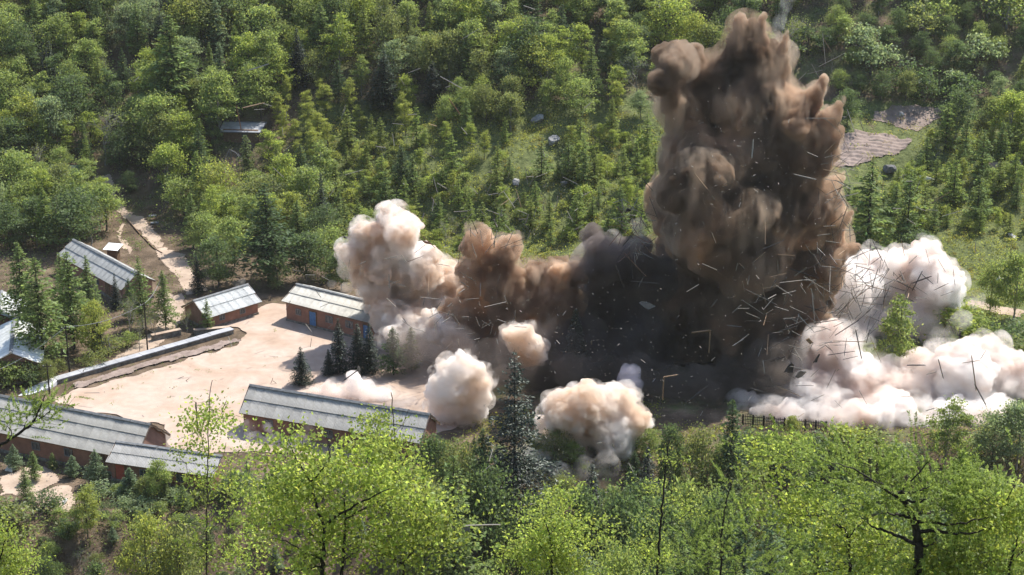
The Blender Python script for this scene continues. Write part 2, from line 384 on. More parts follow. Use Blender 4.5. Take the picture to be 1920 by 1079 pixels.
def roof(root, L0, L1, W, Hw, rise, rows, mat, o=.35, mono=False, both=False, rnd=None, tint=(1, 1, 1)):
    rnd = rnd or random.Random(3)
    half = W / 2; run = half + o; sl = math.hypot(run, rise * run / half); ang = math.atan2(rise, half)
    ncol = max(2, round((L1 - L0) / 1.02)); cw = (L1 - L0) / ncol; rl = sl / rows
    me = corrugated(cw + .05, rl + .14, 7, amp=.04); me.materials.append(mat)
    sides = [1] + ([] if mono else [-1])
    for s in sides:
        for r in range(rows):
            for c in range(ncol):
                o_ = bpy.data.objects.new('roof_sheet', me); COL.objects.link(o_); o_.parent = root
                dz = .05 * (rows - 1 - r) * 0 + .06
                y0 = r * rl - .06; yy = -o + y0 * math.cos(ang); zz = Hw - o * math.tan(ang) + y0 * math.sin(ang) + dz + rnd.uniform(-.012, .012)
                tilt = ang - .055 + rnd.uniform(-.008, .008)
                if s == 1: o_.location = (L0 + c * cw, yy, zz); o_.rotation_euler = (tilt, 0, rnd.uniform(-.006, .006))
                else: o_.location = (L0 + (c + 1) * cw, W - yy, zz); o_.rotation_euler = (tilt, 0, math.pi + rnd.uniform(-.006, .006))
                k = rnd.choice([.90, .96, 1.0, 1.0, 1.04]); o_.color = (k * tint[0], k * tint[1] * .985, k * tint[2] * .955, 1)
    m = MB(); zc = Hw + rise + .12
    n = max(2, int((L1 - L0) / 2.2)); d = (L1 - L0) / n
    for i in range(n):
        e = rnd.uniform(-.02, .02)
        a = (L0 + i * d + .02, half, zc + e); b = (L0 + (i + 1) * d - .02, half, zc + e)
        for sg in (-1, 1):
            dy = .22 * sg; m.poly([a, b, (b[0], half + dy, b[2] - .22 * math.tan(ang) + .02), (a[0], half + dy, a[2] - .22 * math.tan(ang) + .02)] if sg < 0 else
                                   [b, a, (a[0], half + dy, a[2] - .22 * math.tan(ang) + .02), (b[0], half + dy, b[2] - .22 * math.tan(ang) + .02)])
    m.build('ridge_cap', M['cap'], root)
    f = MB(); f.box(((L0 + L1) / 2, -o + .07, Hw - o * math.tan(ang) - .07), (L1 - L0 - .1, .05, .12))
    f.build('eave_board', M['timber'], root)
    for x in (L0 + .05, L1 - .05):
        b = MB(); b.bar((x, -o + .05, Hw - o * math.tan(ang) - .06), (x, half, Hw + rise - .05), .05, .16)
        if not mono: b.bar((x, W + o - .05, Hw - o * math.tan(ang) - .06), (x, half, Hw + rise - .05), .05, .16)
        b.build('barge_board', M['timber'], root)

def opening(root, kind, u, z, w, h, mat, sill=True):
    if kind == 'door':
        d = MB(); d.box((u, -.035, z + h / 2), (w, .07, h)); o = d.build('door', mat, root)
        f = MB(); f.box((u - w / 2 - .05, -.03, z + h / 2), (.09, .12, h)); f.box((u + w / 2 + .05, -.03, z + h / 2), (.09, .12, h)); f.box((u, -.03, z + h + .05), (w + .19, .12, .1)); f.build('frame', M['timber'], o)
        k = MB(); k.box((u + w * .38, -.09, z + h * .48), (.05, .06, .14)); k.build('handle', M['metal'], o)
    else:
        d = MB()
        d.box((u, -.03, z + h - .04), (w, .1, .08)); d.box((u, -.03, z + .04), (w, .1, .08))
        for q in (-1, 0, 1): d.box((u + q * (w / 2 - .04), -.031, z + h / 2), (.07, .1, h - .16))
        o = d.build('window', mat, root)
        for q in (-1, 1):
            p = MB(); p.box((u + q * w / 4, -.015, z + h / 2), (w / 2 - .11, .02, h - .16)); p.build('pane', M['glass'], o)

def house(name, label, x, y, th, L, W, Hw, rise, rows, z0=0, mat_roof=None, mono=False, openings=(), plinth=.35, wallmat='brick', tint=(1, 1, 1), L0=0, o=.35, seed=3):
    root = empty(name, (x, y, z0), th); tag(root, label, 'shed' if 'shed' in name else 'building')
    half = W / 2; D = half if mono else W
    w = MB()
    prof = [(0, 0), (half, 0), (half, Hw + rise - .16), (0, Hw - .16)] if mono else [(0, 0), (W, 0), (W, Hw - .16), (half, Hw + rise - .16), (0, Hw - .16)]
    a = [(0.0 + L0, v, z) for v, z in prof]; b = [(L, v, z) for v, z in prof]
    w.poly(a[::-1]); w.poly(b)
    for i in range(len(prof)):
        j = (i + 1) % len(prof); w.poly([a[i], a[j], b[j], b[i]])
    w.build('wall', M[wallmat], root)
    p = MB(); p.box(((L0 + L) / 2, D / 2, plinth / 2 - .6), (L - L0 + .16, D + .16, plinth + 1.2)); p.build('foundation', M['stone'], root)
    roof(root, L0 - o, L + o, W, Hw, rise, rows, mat_roof or M['slate'], o, mono, rnd=random.Random(seed), tint=tint)
    for k in openings: opening(root, *k)
    return root

house('brick_shed', 'long red brick shed with blue door at the rear of the yard', -27.5, 212.6, -.566, 17.5, 5.1, 2.84, 1.15, 2,
      openings=[('window', 1.9, 1.2, .8, .8, M['cap']), ('door', 4.1, .1, .95, 2.0, M['blue']), ('window', 6.6, 1.2, 1.1, .9, M['cap']), ('window', 9.6, 1.2, 1.1, .9, M['cap']), ('door', 12.2, .1, .95, 2.0, M['blue']), ('window', 15.2, 1.2, 1.1, .9, M['cap'])], tint=(1.25, 1.25, 1.22))
house('brick_shed', 'small brick hut with bright white sheet roof beside the yard', -36.73, 209.5, .753, 7.5, 4.6, 1.95, 1.37, 2, mat_roof=M['white_roof'], openings=[('window', 2.2, .8, .8, .7, M['cap']), ('window', 5.2, .8, .8, .7, M['cap'])], seed=5)
house('brick_shed', 'longest brick shed at the left edge with three rows of grey roof sheets', -37.92, 169.9, -.396, 0, 5.73, 2.7, 2.3, 3, L0=-27, openings=[('door', -4.2, .1, .9, 1.9, M['timber']), ('window', -8, 1.1, 1.0, .9, M['cap']), ('window', -12, 1.1, 1.0, .9, M['cap'])], seed=7, tint=(.92, .92, .92))
house('brick_shed', 'low lean-to brick shed with red door in front of the longest shed', -40.01, 168.48, -.289, 11.0, 3.86, 2.3, 1.04, 2, z0=.7, mono=True, plinth=.25, openings=[('door', 1.0, .15, .95, 1.7, M['red']), ('window', 3.6, .9, .9, .8, M['cap']), ('window', 7.6, .9, .9, .8, M['cap'])], seed=9, tint=(.82, .83, .86))
house('brick_shed', 'grey roofed shed at the front of the yard half hidden by dust', -28.48, 180.97, -.364, 20.3, 4.48, 2.7, 1.9, 2, openings=[('window', 3, 1.1, 1.0, .9, M['cap']), ('door', 6, .1, .95, 2.0, M['timber']), ('window', 10, 1.1, 1.0, .9, M['cap'])], seed=11, tint=(.95, .95, .96))
house('brick_shed', 'long grey roofed shed behind the larches at the foot of the slope', -58.75, 229.86, -.867, 16, 4.18, 2.5, 1.39, 2, openings=[('window', 9.5, 1.0, .9, .9, M['cap']), ('door', 12.2, .1, .9, 1.9, M['timber'])], seed=13, tint=(1.0, 1.02, 1.04))
house('brick_shed', 'white roofed shed at the left edge, nearer of the two gabled ones', -53.2, 194.3, 1.77, 10, 6, 2.4, 1.5, 2, mat_roof=M['white_roof'], seed=15)
house('brick_shed', 'white roofed shed at the left edge, farther of the two gabled ones', -58.2, 206.4, 1.77, 7, 5, 2.4, 1.4, 2, mat_roof=M['white_roof'], seed=17, tint=(.93, .94, .96))

def small_sheds():
    c = g1(214, 488)
    r = tag(empty('privy', (*c[:2], c[2]), -.25), 'tiny wooden outhouse with pale tin roof beside the footpath', 'outhouse')
    for k in range(6):
        b = MB(); b.box((-.55 + k * .22, -.5, .85), (.20, .05, 1.8)); b.build('plank', M['timber'], r)
    for sx in (-.68, .68):
        b = MB(); b.box((sx, 0, .85), (.05, 1.0, 1.8)); b.build('side_wall', M['timber'], r)
    b = MB(); b.box((0, .5, .9), (1.3, .05, 1.9)); b.build('rear_wall', M['timber'], r)
    ma = corrugated(1.1, 1.9, 7, .03); ma.materials.append(M['white_roof'])
    for k in range(2):
        o = link('roof_sheet', ma, None, r); o.location = (-1.05 + k * 1.03, -.9, 1.72); o.rotation_euler = (.16, 0, 0); o.color = (.9, .92, .95, 1)
    c = g1(452, 268)
    r = tag(empty('shack', (*c[:2], c[2]), -.1), 'flat roofed grey shack among the trees on the slope', 'shack')
    b = MB(); b.box((0, 1.2, .8), (5.2, 2.4, 2.2)); b.build('wall', M['timber'], r)
    b = MB()
    for x0, x1, z0, z1 in ((-3.2, 3.2, 2.35, 2.05),): b.poly([(-3.1, -.6, 1.75), (3.0, -.5, 1.75), (3.2, 3.0, 2.25), (-3.2, 3.0, 2.25)])
    b.build('roof', M['tar'], r)
    e = MB(); e.bar((-3.15, -.65, 1.72), (3.05, -.55, 1.72), .12, .14); e.bar((-3.25, 3.05, 2.28), (3.25, 3.05, 2.28), .14, .2); e.bar((-3.15, -.6, 1.75), (-3.25, 3.0, 2.27), .12, .16); e.bar((3.05, -.5, 1.75), (3.25, 3.0, 2.27), .12, .16)
    e.build('edge_board', M['metal'], r)
    d = MB(); d.box((.6, -.02, .65), (.9, .06, 1.7)); d.build('door', M['metal'], r)
    c = g1(124, 352)
    r = tag(empty('timber_shed', (*c[:2], c[2]), -.12), 'brown timber shed with dark green roof by the clearing', 'shed')
    b = MB(); b.box((0, 1.5, 1.0), (4.4, 3.0, 2.2)); b.build('wall', M['timber'], r)
    for k in range(9):
        b = MB(); b.box((-2.0 + k * .5, -.04, 1.0), (.46, .05, 2.0)); b.build('plank', M['timber'], r)
    for k, (y0, z0, y1, z1) in enumerate(((-.5, 2.0, 1.5, 3.0), (3.5, 2.0, 1.5, 3.0))):
        for j in range(5):
            b = MB(); x = -2.6 + j * 1.05; b.poly([(x, y0, z0 + .05), (x + 1.0, y0, z0 + .05), (x + 1.0, y1, z1 + .05), (x, y1, z1 + .05)]); b.poly([(x, y1, z1), (x + 1.0, y1, z1), (x + 1.0, y0, z0), (x, y0, z0)])
            b.build('roof_panel', M['green_roof'], r)
    b = MB(); b.bar((-2.7, 1.5, 3.08), (2.7, 1.5, 3.08), .18, .1); b.build('ridge_board', M['timber'], r)
small_sheds()

# concrete walkway: a long low stone wall with a pale cap of slabs
def walkway():
    A = g1(108, 722); B = g1(440, 627); A[2] = B[2] = 0
    d = B - A; L = float(np.linalg.norm(d)); th = math.atan2(d[1], d[0])
    r = tag(empty('walkway', (A[0], A[1], 0), th), 'long raised walkway of pale concrete slabs beside the yard', 'walkway')
    n = 15
    for i in range(n):
        m = MB(); w = L / n; m.box((i * w + w / 2, .55, .55 + random.uniform(-.015, .015)), (w - .03, 1.05, .12)); m.build('slab', M['concrete'], r)
    m = MB(); m.box((L / 2, .55, .05), (L - .1, .85, .88)); m.build('wall', M['stone'], r)
    m = MB()
    p = [(0, .05, .56), (0, 1.05, .56), (-1.2, 1.05, .44), (-3.2, .8, .22), (-4.8, 0, .08), (-3.6, -.5, .05), (-1.2, -.6, .28)]
    m.poly(p[::-1])
    q = [(a, b, -.3) for a, b, c in p]
    for i in range(len(p)):
        j = (i + 1) % len(p); m.poly([p[i], p[j], q[j], q[i]])
    m.build('ramp', M['white'], r)
    A = g1(288, 640); r = tag(empty('retaining_wall', (A[0], A[1], 0), .55), 'short dark stone retaining wall beside the small hut', 'wall')
    m = MB(); m.box((1.7, .2, .25), (3.6, .5, .9)); m.build('wall', M['stone'], r)
    m = MB(); m.box((1.7, .2, .74), (3.7, .6, .08)); m.build('coping', M['dirt'], r)
    A = g1(366, 628); r = tag(empty('retaining_wall', (A[0], A[1], 0), .25), 'low stone retaining wall in front of the small hut', 'wall')
    m = MB(); m.box((2.0, .2, .2), (4.2, .5, .7)); m.build('wall', M['stone'], r)
    m = MB(); m.box((2.0, .2, .58), (4.3, .6, .07)); m.build('coping', M['dirt'], r)
walkway()

def post(px, py, h, label, lean=0, cross=True):
    c = g1(px, py); r = tag(empty('utility_pole', c), label, 'pole', 'wooden poles by the yard')
    link('shaft', tubes('shaft', [([(0, 0, -.3), (lean * .5, 0, h * .5), (lean, 0, h)], [.10, .085, .065])], 6), M['dark_bark'], r)
    if not cross: return (c[0], c[1], c[2] + h)
    m = MB(); m.bar((lean - .5, 0, h - .35), (lean + .5, 0, h - .3), .07, .09); m.build('crossarm', M['dark_bark'], r)
    for s in (-.42, .42):
        link('insulator', tubes('insulator', [([(lean + s, 0, h - .3), (lean + s, 0, h - .14)], [.035, .02])], 5), M['white'], r)
    return (c[0] + lean, c[1], c[2] + h - .12)
tops = [post(277, 660, 6.2, 'slim dark pole standing behind the walkway, near its middle'), post(93, 738, 3.6, 'slim pole standing at the lower end of the walkway'),
        post(131, 702, 6.0, 'slim dark pole behind the walkway near its lower end'), post(311, 610, 6.6, 'slim pole nearest the small white roofed hut'), post(371, 812, 3.6, 'dark pole in the yard behind the slender aspen', 0, False)]
def cable(a, b, sag, label):
    t = np.linspace(0, 1, 13)[:, None]; P = np.array(a) * (1 - t) + np.array(b) * t; P[:, 2] -= (4 * sag * t * (1 - t))[:, 0]
    tag(link('cable', tubes('cable', [(P, np.full(13, .022))], 4), M['tar']), label, 'cable')
cable(tops[0], tops[3], .5, 'overhead cable from the walkway pole to the hut pole')
cable(tops[0], tops[2], .7, 'overhead cable between the two poles behind the walkway')
cable(tops[2], (-58, 190, 2.8), .6, 'overhead cable running to the white roofed shed')

def fence():
    ps = ground(np.linspace(1392, 1548, 9), np.linspace(798, 812, 9))
    r = tag(empty('fence', ps[0]), 'dark post and paling fence in front of the white dust', 'fence')
    o = ps[0]
    for i, p in enumerate(ps):
        q = p - o
        m = MB(); m.box((q[0], q[1], q[2] + .6), (.13, .13, 1.5)); m.build('post', M['dark_bark'], r)
        if i < len(ps) - 1:
            n = ps[i + 1] - o
            for z in (.3, .8, 1.15):
                m = MB(); m.bar((q[0], q[1] - .09, q[2] + z), (n[0], n[1] - .09, n[2] + z), .05, .06); m.build('rail', M['dark_bark'], r)
            for k in range(6):
                t = (k + .5) / 6; c = q * (1 - t) + n * t
                m = MB(); m.box((c[0], c[1] - .145, c[2] + .7), (.05, .03, 1.3 + random.uniform(-.1, .15))); m.build('picket', M['dark_bark'], r)
fence()

def railing():
    pts = [(390, 362, 1.5), (415, 336, 1.6), (432, 318, 3.0), (445, 328, 3.2), (456, 348, 3.6)]
    P = [g1(a, b) for a, b, _ in pts]; r = tag(empty('pipe_frame', P[0]), 'dark pipe railing frame among bushes above the big larch', 'frame')
    T = []
    for p, (_, _, h) in zip(P, pts):
        q = p - P[0]; T.append(q + np.array([0, 0, h]))
        for dx in (0, .28):
            link('post', tubes('post', [([q + (dx, 0, -.2), q + (dx, 0, h)], [.06, .06])], 5), M['metal'], r)
    for a, b in zip(T[:-1], T[1:]):
        link('rail', tubes('rail', [([a, b], [.06, .06])], 5), M['metal'], r); link('rail', tubes('rail', [([a + (.28, 0, -.1), b + (.28, 0, -.1)], [.05, .05])], 5), M['metal'], r)
railing()

def steps():
    r = None
    for k in range(5):
        p = g1(292 - k * 2, 426 - k * 6.5)
        if r is None: r = tag(empty('steps', p), 'short flight of timber steps above the sandy track', 'steps'); o = p
        m = MB(); q = p - o; m.box((q[0], q[1], q[2] + .12), (1.1, .35, .16), Matrix.Rotation(.35, 3, 'Z')); m.build('tread', M['concrete'] if k % 2 else M['timber'], r)
    r = tag(empty('path_edging', g1(237, 412)), 'long board edging along the sandy track', 'edging')
    o = g1(237, 412); pts = [(237, 412), (250, 426), (262, 440), (274, 452), (290, 468), (304, 476)]
    Q = [g1(*p) - o for p in pts]
    for a, b in zip(Q[:-1], Q[1:]):
        m = MB(); m.bar(a + (0, 0, .10), b + (0, 0, .10), .10, .16); m.build('board', M['timber'], r)
steps()

# ------------------------------------------------------------------ rocks
def rock(px, py, wpx, ratio, label, tint=(1, 1, 1), seed=0, sink=.36):
    c = g1(px, py); dep = proj(c)[2]; R = wpx * dep / FPX / 2 * 1.15
    bm = bmesh.new(); bmesh.ops.create_icosphere(bm, subdivisions=3, radius=1)
    rr = np.random.default_rng(seed)
    for _ in range(13):
        n = Vector(rr.normal(size=3)).normalized(); d = rr.uniform(.38, .72)
        for v in bm.verts:
            e = v.co.dot(n) - d
            if e > 0: v.co -= n * e * .92
    for v in bm.verts: v.co += Vector(rr.normal(size=3)) * .018; v.co = Vector((v.co.x * R, v.co.y * R * .8, v.co.z * R * ratio))
    me = bpy.data.meshes.new('boulder'); bm.to_mesh(me); bm.free()
    o = link('boulder', me, M['rock']); o.location = c + np.array([0, 0, R * ratio * (1 - sink * 2)]); o.rotation_euler = (rr.uniform(-.2, .2), rr.uniform(-.2, .2), rr.uniform(0, 3)); o.color = (*tint, 1)
    tag(o, label, 'boulder', 'boulders on the slope')
for k, a in enumerate([
    (1664, 322, 34, .75, 'large dark boulder below the ploughed field', (.5, .5, .52)), (1555, 76, 20, 1.0, 'pale angular block on the dark slope right of the column top', (1.8, 1.8, 1.9)),
    (1036, 272, 32, .8, 'biggest grey rock of the scree above the meadow', (1, 1, 1)), (1010, 224, 30, .6, 'pale rocks ledge at the top of the scree', (1.1, 1.1, 1.1)),
    (968, 348, 20, 1.0, 'upright grey rock in the middle of the meadow', (.9, .9, .92)),
    (1056, 348, 18, .9, 'upright grey rock right of the meadow middle', (.8, .8, .85)), 
    (1735, 338, 36, .35, 'flat white rock slab on the green slope below the field', (2.1, 2.1, 2.15)), (1875, 530, 26, .7, 'pale rock under the trees above the gravel road', (1.8, 1.8, 1.8)),
    (1898, 445, 22, .6, 'pale rock in the dark bank at the right edge', (1.6, 1.6, 1.6)), 
    (1905, 310, 28, .5, 'grey rock beside the short pale track', (1, 1, 1)),
    (122, 942, 20, .8, 'white boulder on the terrace below the long shed', (2.2, 2.15, 2.05)), (205, 640, 11, .8, 'small white stone behind the walkway', (2, 2, 2)),
    
    (20, 880, 30, .5, 'pale stone slab at the terrace edge by the long shed', (2, 1.9, 1.8)), (1690, 215, 16, .7, 'pale stone on the eroded bank', (1.6, 1.5, 1.4))]): rock(*a, seed=k + 3)

# ------------------------------------------------------------------ trees
def crown_tone(n, C, zlo, zhi, r):
    return np.clip(r.normal(1, .13, n), .6, 1.5)[:, None] * np.stack([r.normal(1, .06, n), np.ones(n), r.normal(1, .1, n)], 1)

def make_broad(seed, Hh=8, R=2.6, ncl=46, per=80, ls=.24, base=.16, narrow=1.0, sparse=False):
    r = np.random.default_rng(seed); zc = Hh * (base + 1) / 2; hz = Hh * (1 - base) / 2; R = R * narrow
    d = norm(r.normal(size=(ncl, 3)) + np.array([0, 0, .25])); rad = r.uniform(.35, 1.0, ncl) ** .6
    K = d * rad[:, None] * np.array([R, R, hz]); K[:, 2] = K[:, 2] * (1 - .12 * r.random(ncl)) + zc
    taper = 1 - .45 * np.clip((K[:, 2] - zc) / hz, 0, 1); K[:, :2] *= taper[:, None]
    th = np.arctan2(K[:, 1], K[:, 0]); wob = 1 + .22 * np.sin(2 * th + r.uniform(0, 6)) + .16 * np.sin(3 * th + K[:, 2] * 1.3 + r.uniform(0, 6)); K[:, :2] *= wob[:, None]
    K[:, :2] += r.normal(0, .12 * R, (1, 2)) * (K[:, 2:3] / Hh)
    sg = r.uniform(.28, .72, ncl) * R / 2.6
    ix = np.repeat(np.arange(ncl), per); n = len(ix)
    C = K[ix] + r.normal(size=(n, 3)) * sg[ix][:, None] * np.array([1.15, 1.15, .48])
    C[:, 2] = np.maximum(C[:, 2], Hh * base * .5)
    outw = norm(C - np.array([0, 0, zc * .8])); A = norm(r.normal(size=(n, 3)) + outw * .6 - np.array([0, 0, .2])); Nn = norm(r.normal(size=(n, 3)) * .75 + outw * .5 + np.array([0, 0, .7]))
    L = ls * r.uniform(.6, 1.35, n); Q = leaves(C, A, Nn, L, L * .68)
    ct = r.normal(1, .13, ncl)
    tone = crown_tone(n, C, 0, Hh, r) * ct[ix][:, None]
    crown = quads_mesh('crown', Q, tone); crown.materials.append(M['leaf'])
    paths = [([(0, 0, -.6), (.05 * R, 0, Hh * .3), (.0, .04 * R, Hh * .62), (0, 0, Hh * .9)], [.035 * R + .05, .03 * R + .03, .02 * R + .02, .012])]
    for k in range(14):
        t = K[r.integers(ncl)]; z0 = r.uniform(.2, .6) * min(Hh, t[2] + .5); s = np.array([0, 0, z0])
        mid = s * .5 + t * .5 + np.array([0, 0, -.12 * R]); paths.append(([s, mid, t], [.035, .025, .01]))
    tr = tubes('trunk', paths, 4); tr.materials.append(M['pale_bark'] if seed % 3 == 0 else M['bark'])
    return dict(crown=crown, trunk=tr, H=Hh)

def make_larch(seed, Hh=9, R=2.2, whorl=.42, per=30, spruce=False, lo=.12, ls=.30, ragged=0):
    r = np.random.default_rng(seed); Cs, As, Ns, Ls, Ts, br = [], [], [], [], [], []
    z = Hh * lo
    while z < Hh * .985:
        t = (z - Hh * lo) / (Hh * (1 - lo)); ln0 = R * (1 - t) ** (.85 if not spruce else .95) * (1 if t > .12 else .6 + 3 * t) + .12
        nb = 6 if not spruce else 8; a0 = r.uniform(0, 6.28)
        for k in range(nb):
            if r.random() < (ragged or (.12 if not spruce else 0)): continue
            a = a0 + k * 2 * math.pi / nb + r.normal(0, .25); ln = ln0 * r.uniform(.6 if not ragged else .45, 1.15 if not ragged else 1.5)
            d = np.array([math.cos(a), math.sin(a), 0]); rise = r.uniform(-.02, .28) if not spruce else r.uniform(-.45, -.15)
            n = max(4, int(per * (ln / R) ** 1.1)); s = r.random(n) ** .75
            side = np.array([-d[1], d[0], 0])
            lat = r.normal(0, 1, n) * (.13 + .22 * s * (1.15 - s) * 2) * ln * (.75 if not spruce else .85)
            P = np.array([0, 0, z]) + d * (s * ln)[:, None] + side * lat[:, None]
            P[:, 2] += rise * ln * s + (.16 * ln * s ** 2 if spruce else -.10 * ln * s ** 2) - np.abs(lat) * .12 + r.normal(0, .05, n) - (r.random(n) ** 2) * (.22 if spruce else .16) * (ln / R + .2)
            Cs.append(P); As.append(d[None] * .8 + side[None] * np.sign(lat)[:, None] * .7 + r.normal(0, .35, (n, 3))); Ns.append(np.array([0, 0, 1.]) + r.normal(0, .45, (n, 3)))
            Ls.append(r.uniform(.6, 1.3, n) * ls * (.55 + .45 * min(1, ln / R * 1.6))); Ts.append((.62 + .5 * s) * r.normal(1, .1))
            if ln > .5: br.append(([(0, 0, z), d * ln * .5 + (0, 0, z + rise * ln * .5 - .02), d * ln * .85 + (0, 0, z + rise * ln * .85)], [.022, .014, .006]))
        z += whorl * r.uniform(.7, 1.3) * (1 - .45 * t)
    C = np.concatenate(Cs); L = np.concatenate(Ls); n = len(C)
    Q = leaves(C, np.concatenate(As), np.concatenate(Ns), L, L * (.44 if not spruce else .46), .05)
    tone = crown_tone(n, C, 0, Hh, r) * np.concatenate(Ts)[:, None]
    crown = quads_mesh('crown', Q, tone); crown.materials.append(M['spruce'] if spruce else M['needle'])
    tr = tubes('trunk', [([(0, 0, -.6), (0, 0, Hh * .5), (0, 0, Hh)], [.13, .08, .012])] + br, 4); tr.materials.append(M['dark_bark'])
    return dict(crown=crown, trunk=tr, H=Hh)

def make_bare(seed, Hh=5):
    r = np.random.default_rng(seed); paths = []
    def grow(p, d, ln, rad, k):
        q = p + d * ln; paths.append(([p, (p + q) / 2 + r.normal(0, .06, 3) * ln, q], [rad, rad * .8, rad * .55]))
        if k == 0: return
        for _ in range(4 if k > 1 else 5): grow(p + (q - p) * r.uniform(.5, 1), norm(d + r.normal(0, .5, 3) + np.array([0, 0, .15])), ln * r.uniform(.45, .75), rad * .5, k - 1)
    grow(np.array([0, 0, -.2]), np.array([0, 0, 1.]), Hh * .42, .07, 4)
    tr = tubes('trunk', paths, 3); tr.materials.append(M['pale_bark'])
    n = 500; idx = r.integers(len(paths), size=n); C = np.array([paths[i][0][-1] for i in idx]) + r.normal(0, .12, (n, 3))
    Q = leaves(C, r.normal(size=(n, 3)), r.normal(size=(n, 3)) + np.array([0, 0, 1]), r.uniform(.06, .14, n), .07)
    cr = quads_mesh('crown', Q, np.clip(r.normal(.9, .15, n), .5, 1.4)[:, None] * np.ones(3)); cr.materials.append(M['leaf'])
    return dict(crown=cr, trunk=tr, H=Hh)

KINDS = {
    'broad': [make_broad(s, 8, 2.25 + .25 * (s % 3), 52 + 3 * (s % 4), 84, .25, .10) for s in range(1, 9)],
    'aspen': [make_broad(20 + s, 9, 2.5, 46, 80, .23, .10, .66) for s in range(4)],
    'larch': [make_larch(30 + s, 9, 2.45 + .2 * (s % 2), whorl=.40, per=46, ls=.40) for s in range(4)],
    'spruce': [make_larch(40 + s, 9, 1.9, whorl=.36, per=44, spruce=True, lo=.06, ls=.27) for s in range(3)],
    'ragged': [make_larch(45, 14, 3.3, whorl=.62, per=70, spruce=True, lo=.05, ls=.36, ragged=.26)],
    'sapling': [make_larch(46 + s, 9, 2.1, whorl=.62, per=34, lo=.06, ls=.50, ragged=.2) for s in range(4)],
    'bush': [make_broad(50 + s, 2.6, 1.55, 24, 52, .20, .02) for s in range(5)],
    'bare': [make_bare(60 + s) for s in range(3)],
}
CATS = {'broad': ('broadleaf_tree', 'tree', 'broadleaf trees on the slopes'), 'aspen': ('aspen_tree', 'tree', 'slender trees on the slopes'), 'larch': ('larch_tree', 'tree', 'larches around the valley'),
        'spruce': ('spruce_tree', 'tree', 'dark spruces'), 'ragged': ('spruce_tree', 'tree', 'dark spruces'), 'sapling': ('larch_tree', 'tree', 'young larches on the slopes'), 'bush': ('shrub', 'shrub', 'shrubs on the slopes'), 'bare': ('bare_tree', 'tree', 'half bare trees')}
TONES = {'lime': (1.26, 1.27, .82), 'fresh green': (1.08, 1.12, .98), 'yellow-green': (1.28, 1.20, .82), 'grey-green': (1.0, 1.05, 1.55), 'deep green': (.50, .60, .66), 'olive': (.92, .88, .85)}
NTREE = {}
def tree(kind, p, h, label, tone='fresh green', wide=1.0, rz=None, group=None, var=None, cat=None):
    k = NTREE.get(kind, 0); NTREE[kind] = k + 1
    d = KINDS[kind][var if var is not None else k % len(KINDS[kind])]; s = h / d['H']; nm, c, g = CATS[kind]
    r = bpy.data.objects.new(nm, None); COL.objects.link(r); r.empty_display_size = .3
    r.location = (p[0], p[1], p[2] - .05); r.rotation_euler = (0, 0, random.uniform(0, 6.28) if rz is None else rz); r.scale = (s * wide, s * wide, s)
    tag(r, label, cat or c, group or g)
    a = bpy.data.objects.new('crown', d['crown']); COL.objects.link(a); a.parent = r; a.color = (*TONES[tone], 1)
    b = bpy.data.objects.new('trunk', d['trunk']); COL.objects.link(b); b.parent = r
    return r

def tree_px(kind, px, pyb, pyt, label, tone='fresh green', wide=1.0, Y=None, **kw):
    """tree with its base at photo pixel (px, pyb) and its tip at row pyt; with Y the tip is fixed at that distance instead"""
    if Y is None:
        p = g1(px, pyb); dep = proj(p)[2]; h = (pyb - pyt) * dep / FPX / math.cos(PIT + (pyb - 539) / FPX)
    else:
        t = at(px, pyt, Y); p = np.array([t[0], Y, float(H(t[0], Y))]); h = t[2] - p[2]
    if kind == 'spruce': h *= 1.1; wide *= 1.3
    return tree(kind, p, h, label, tone, wide, **kw)

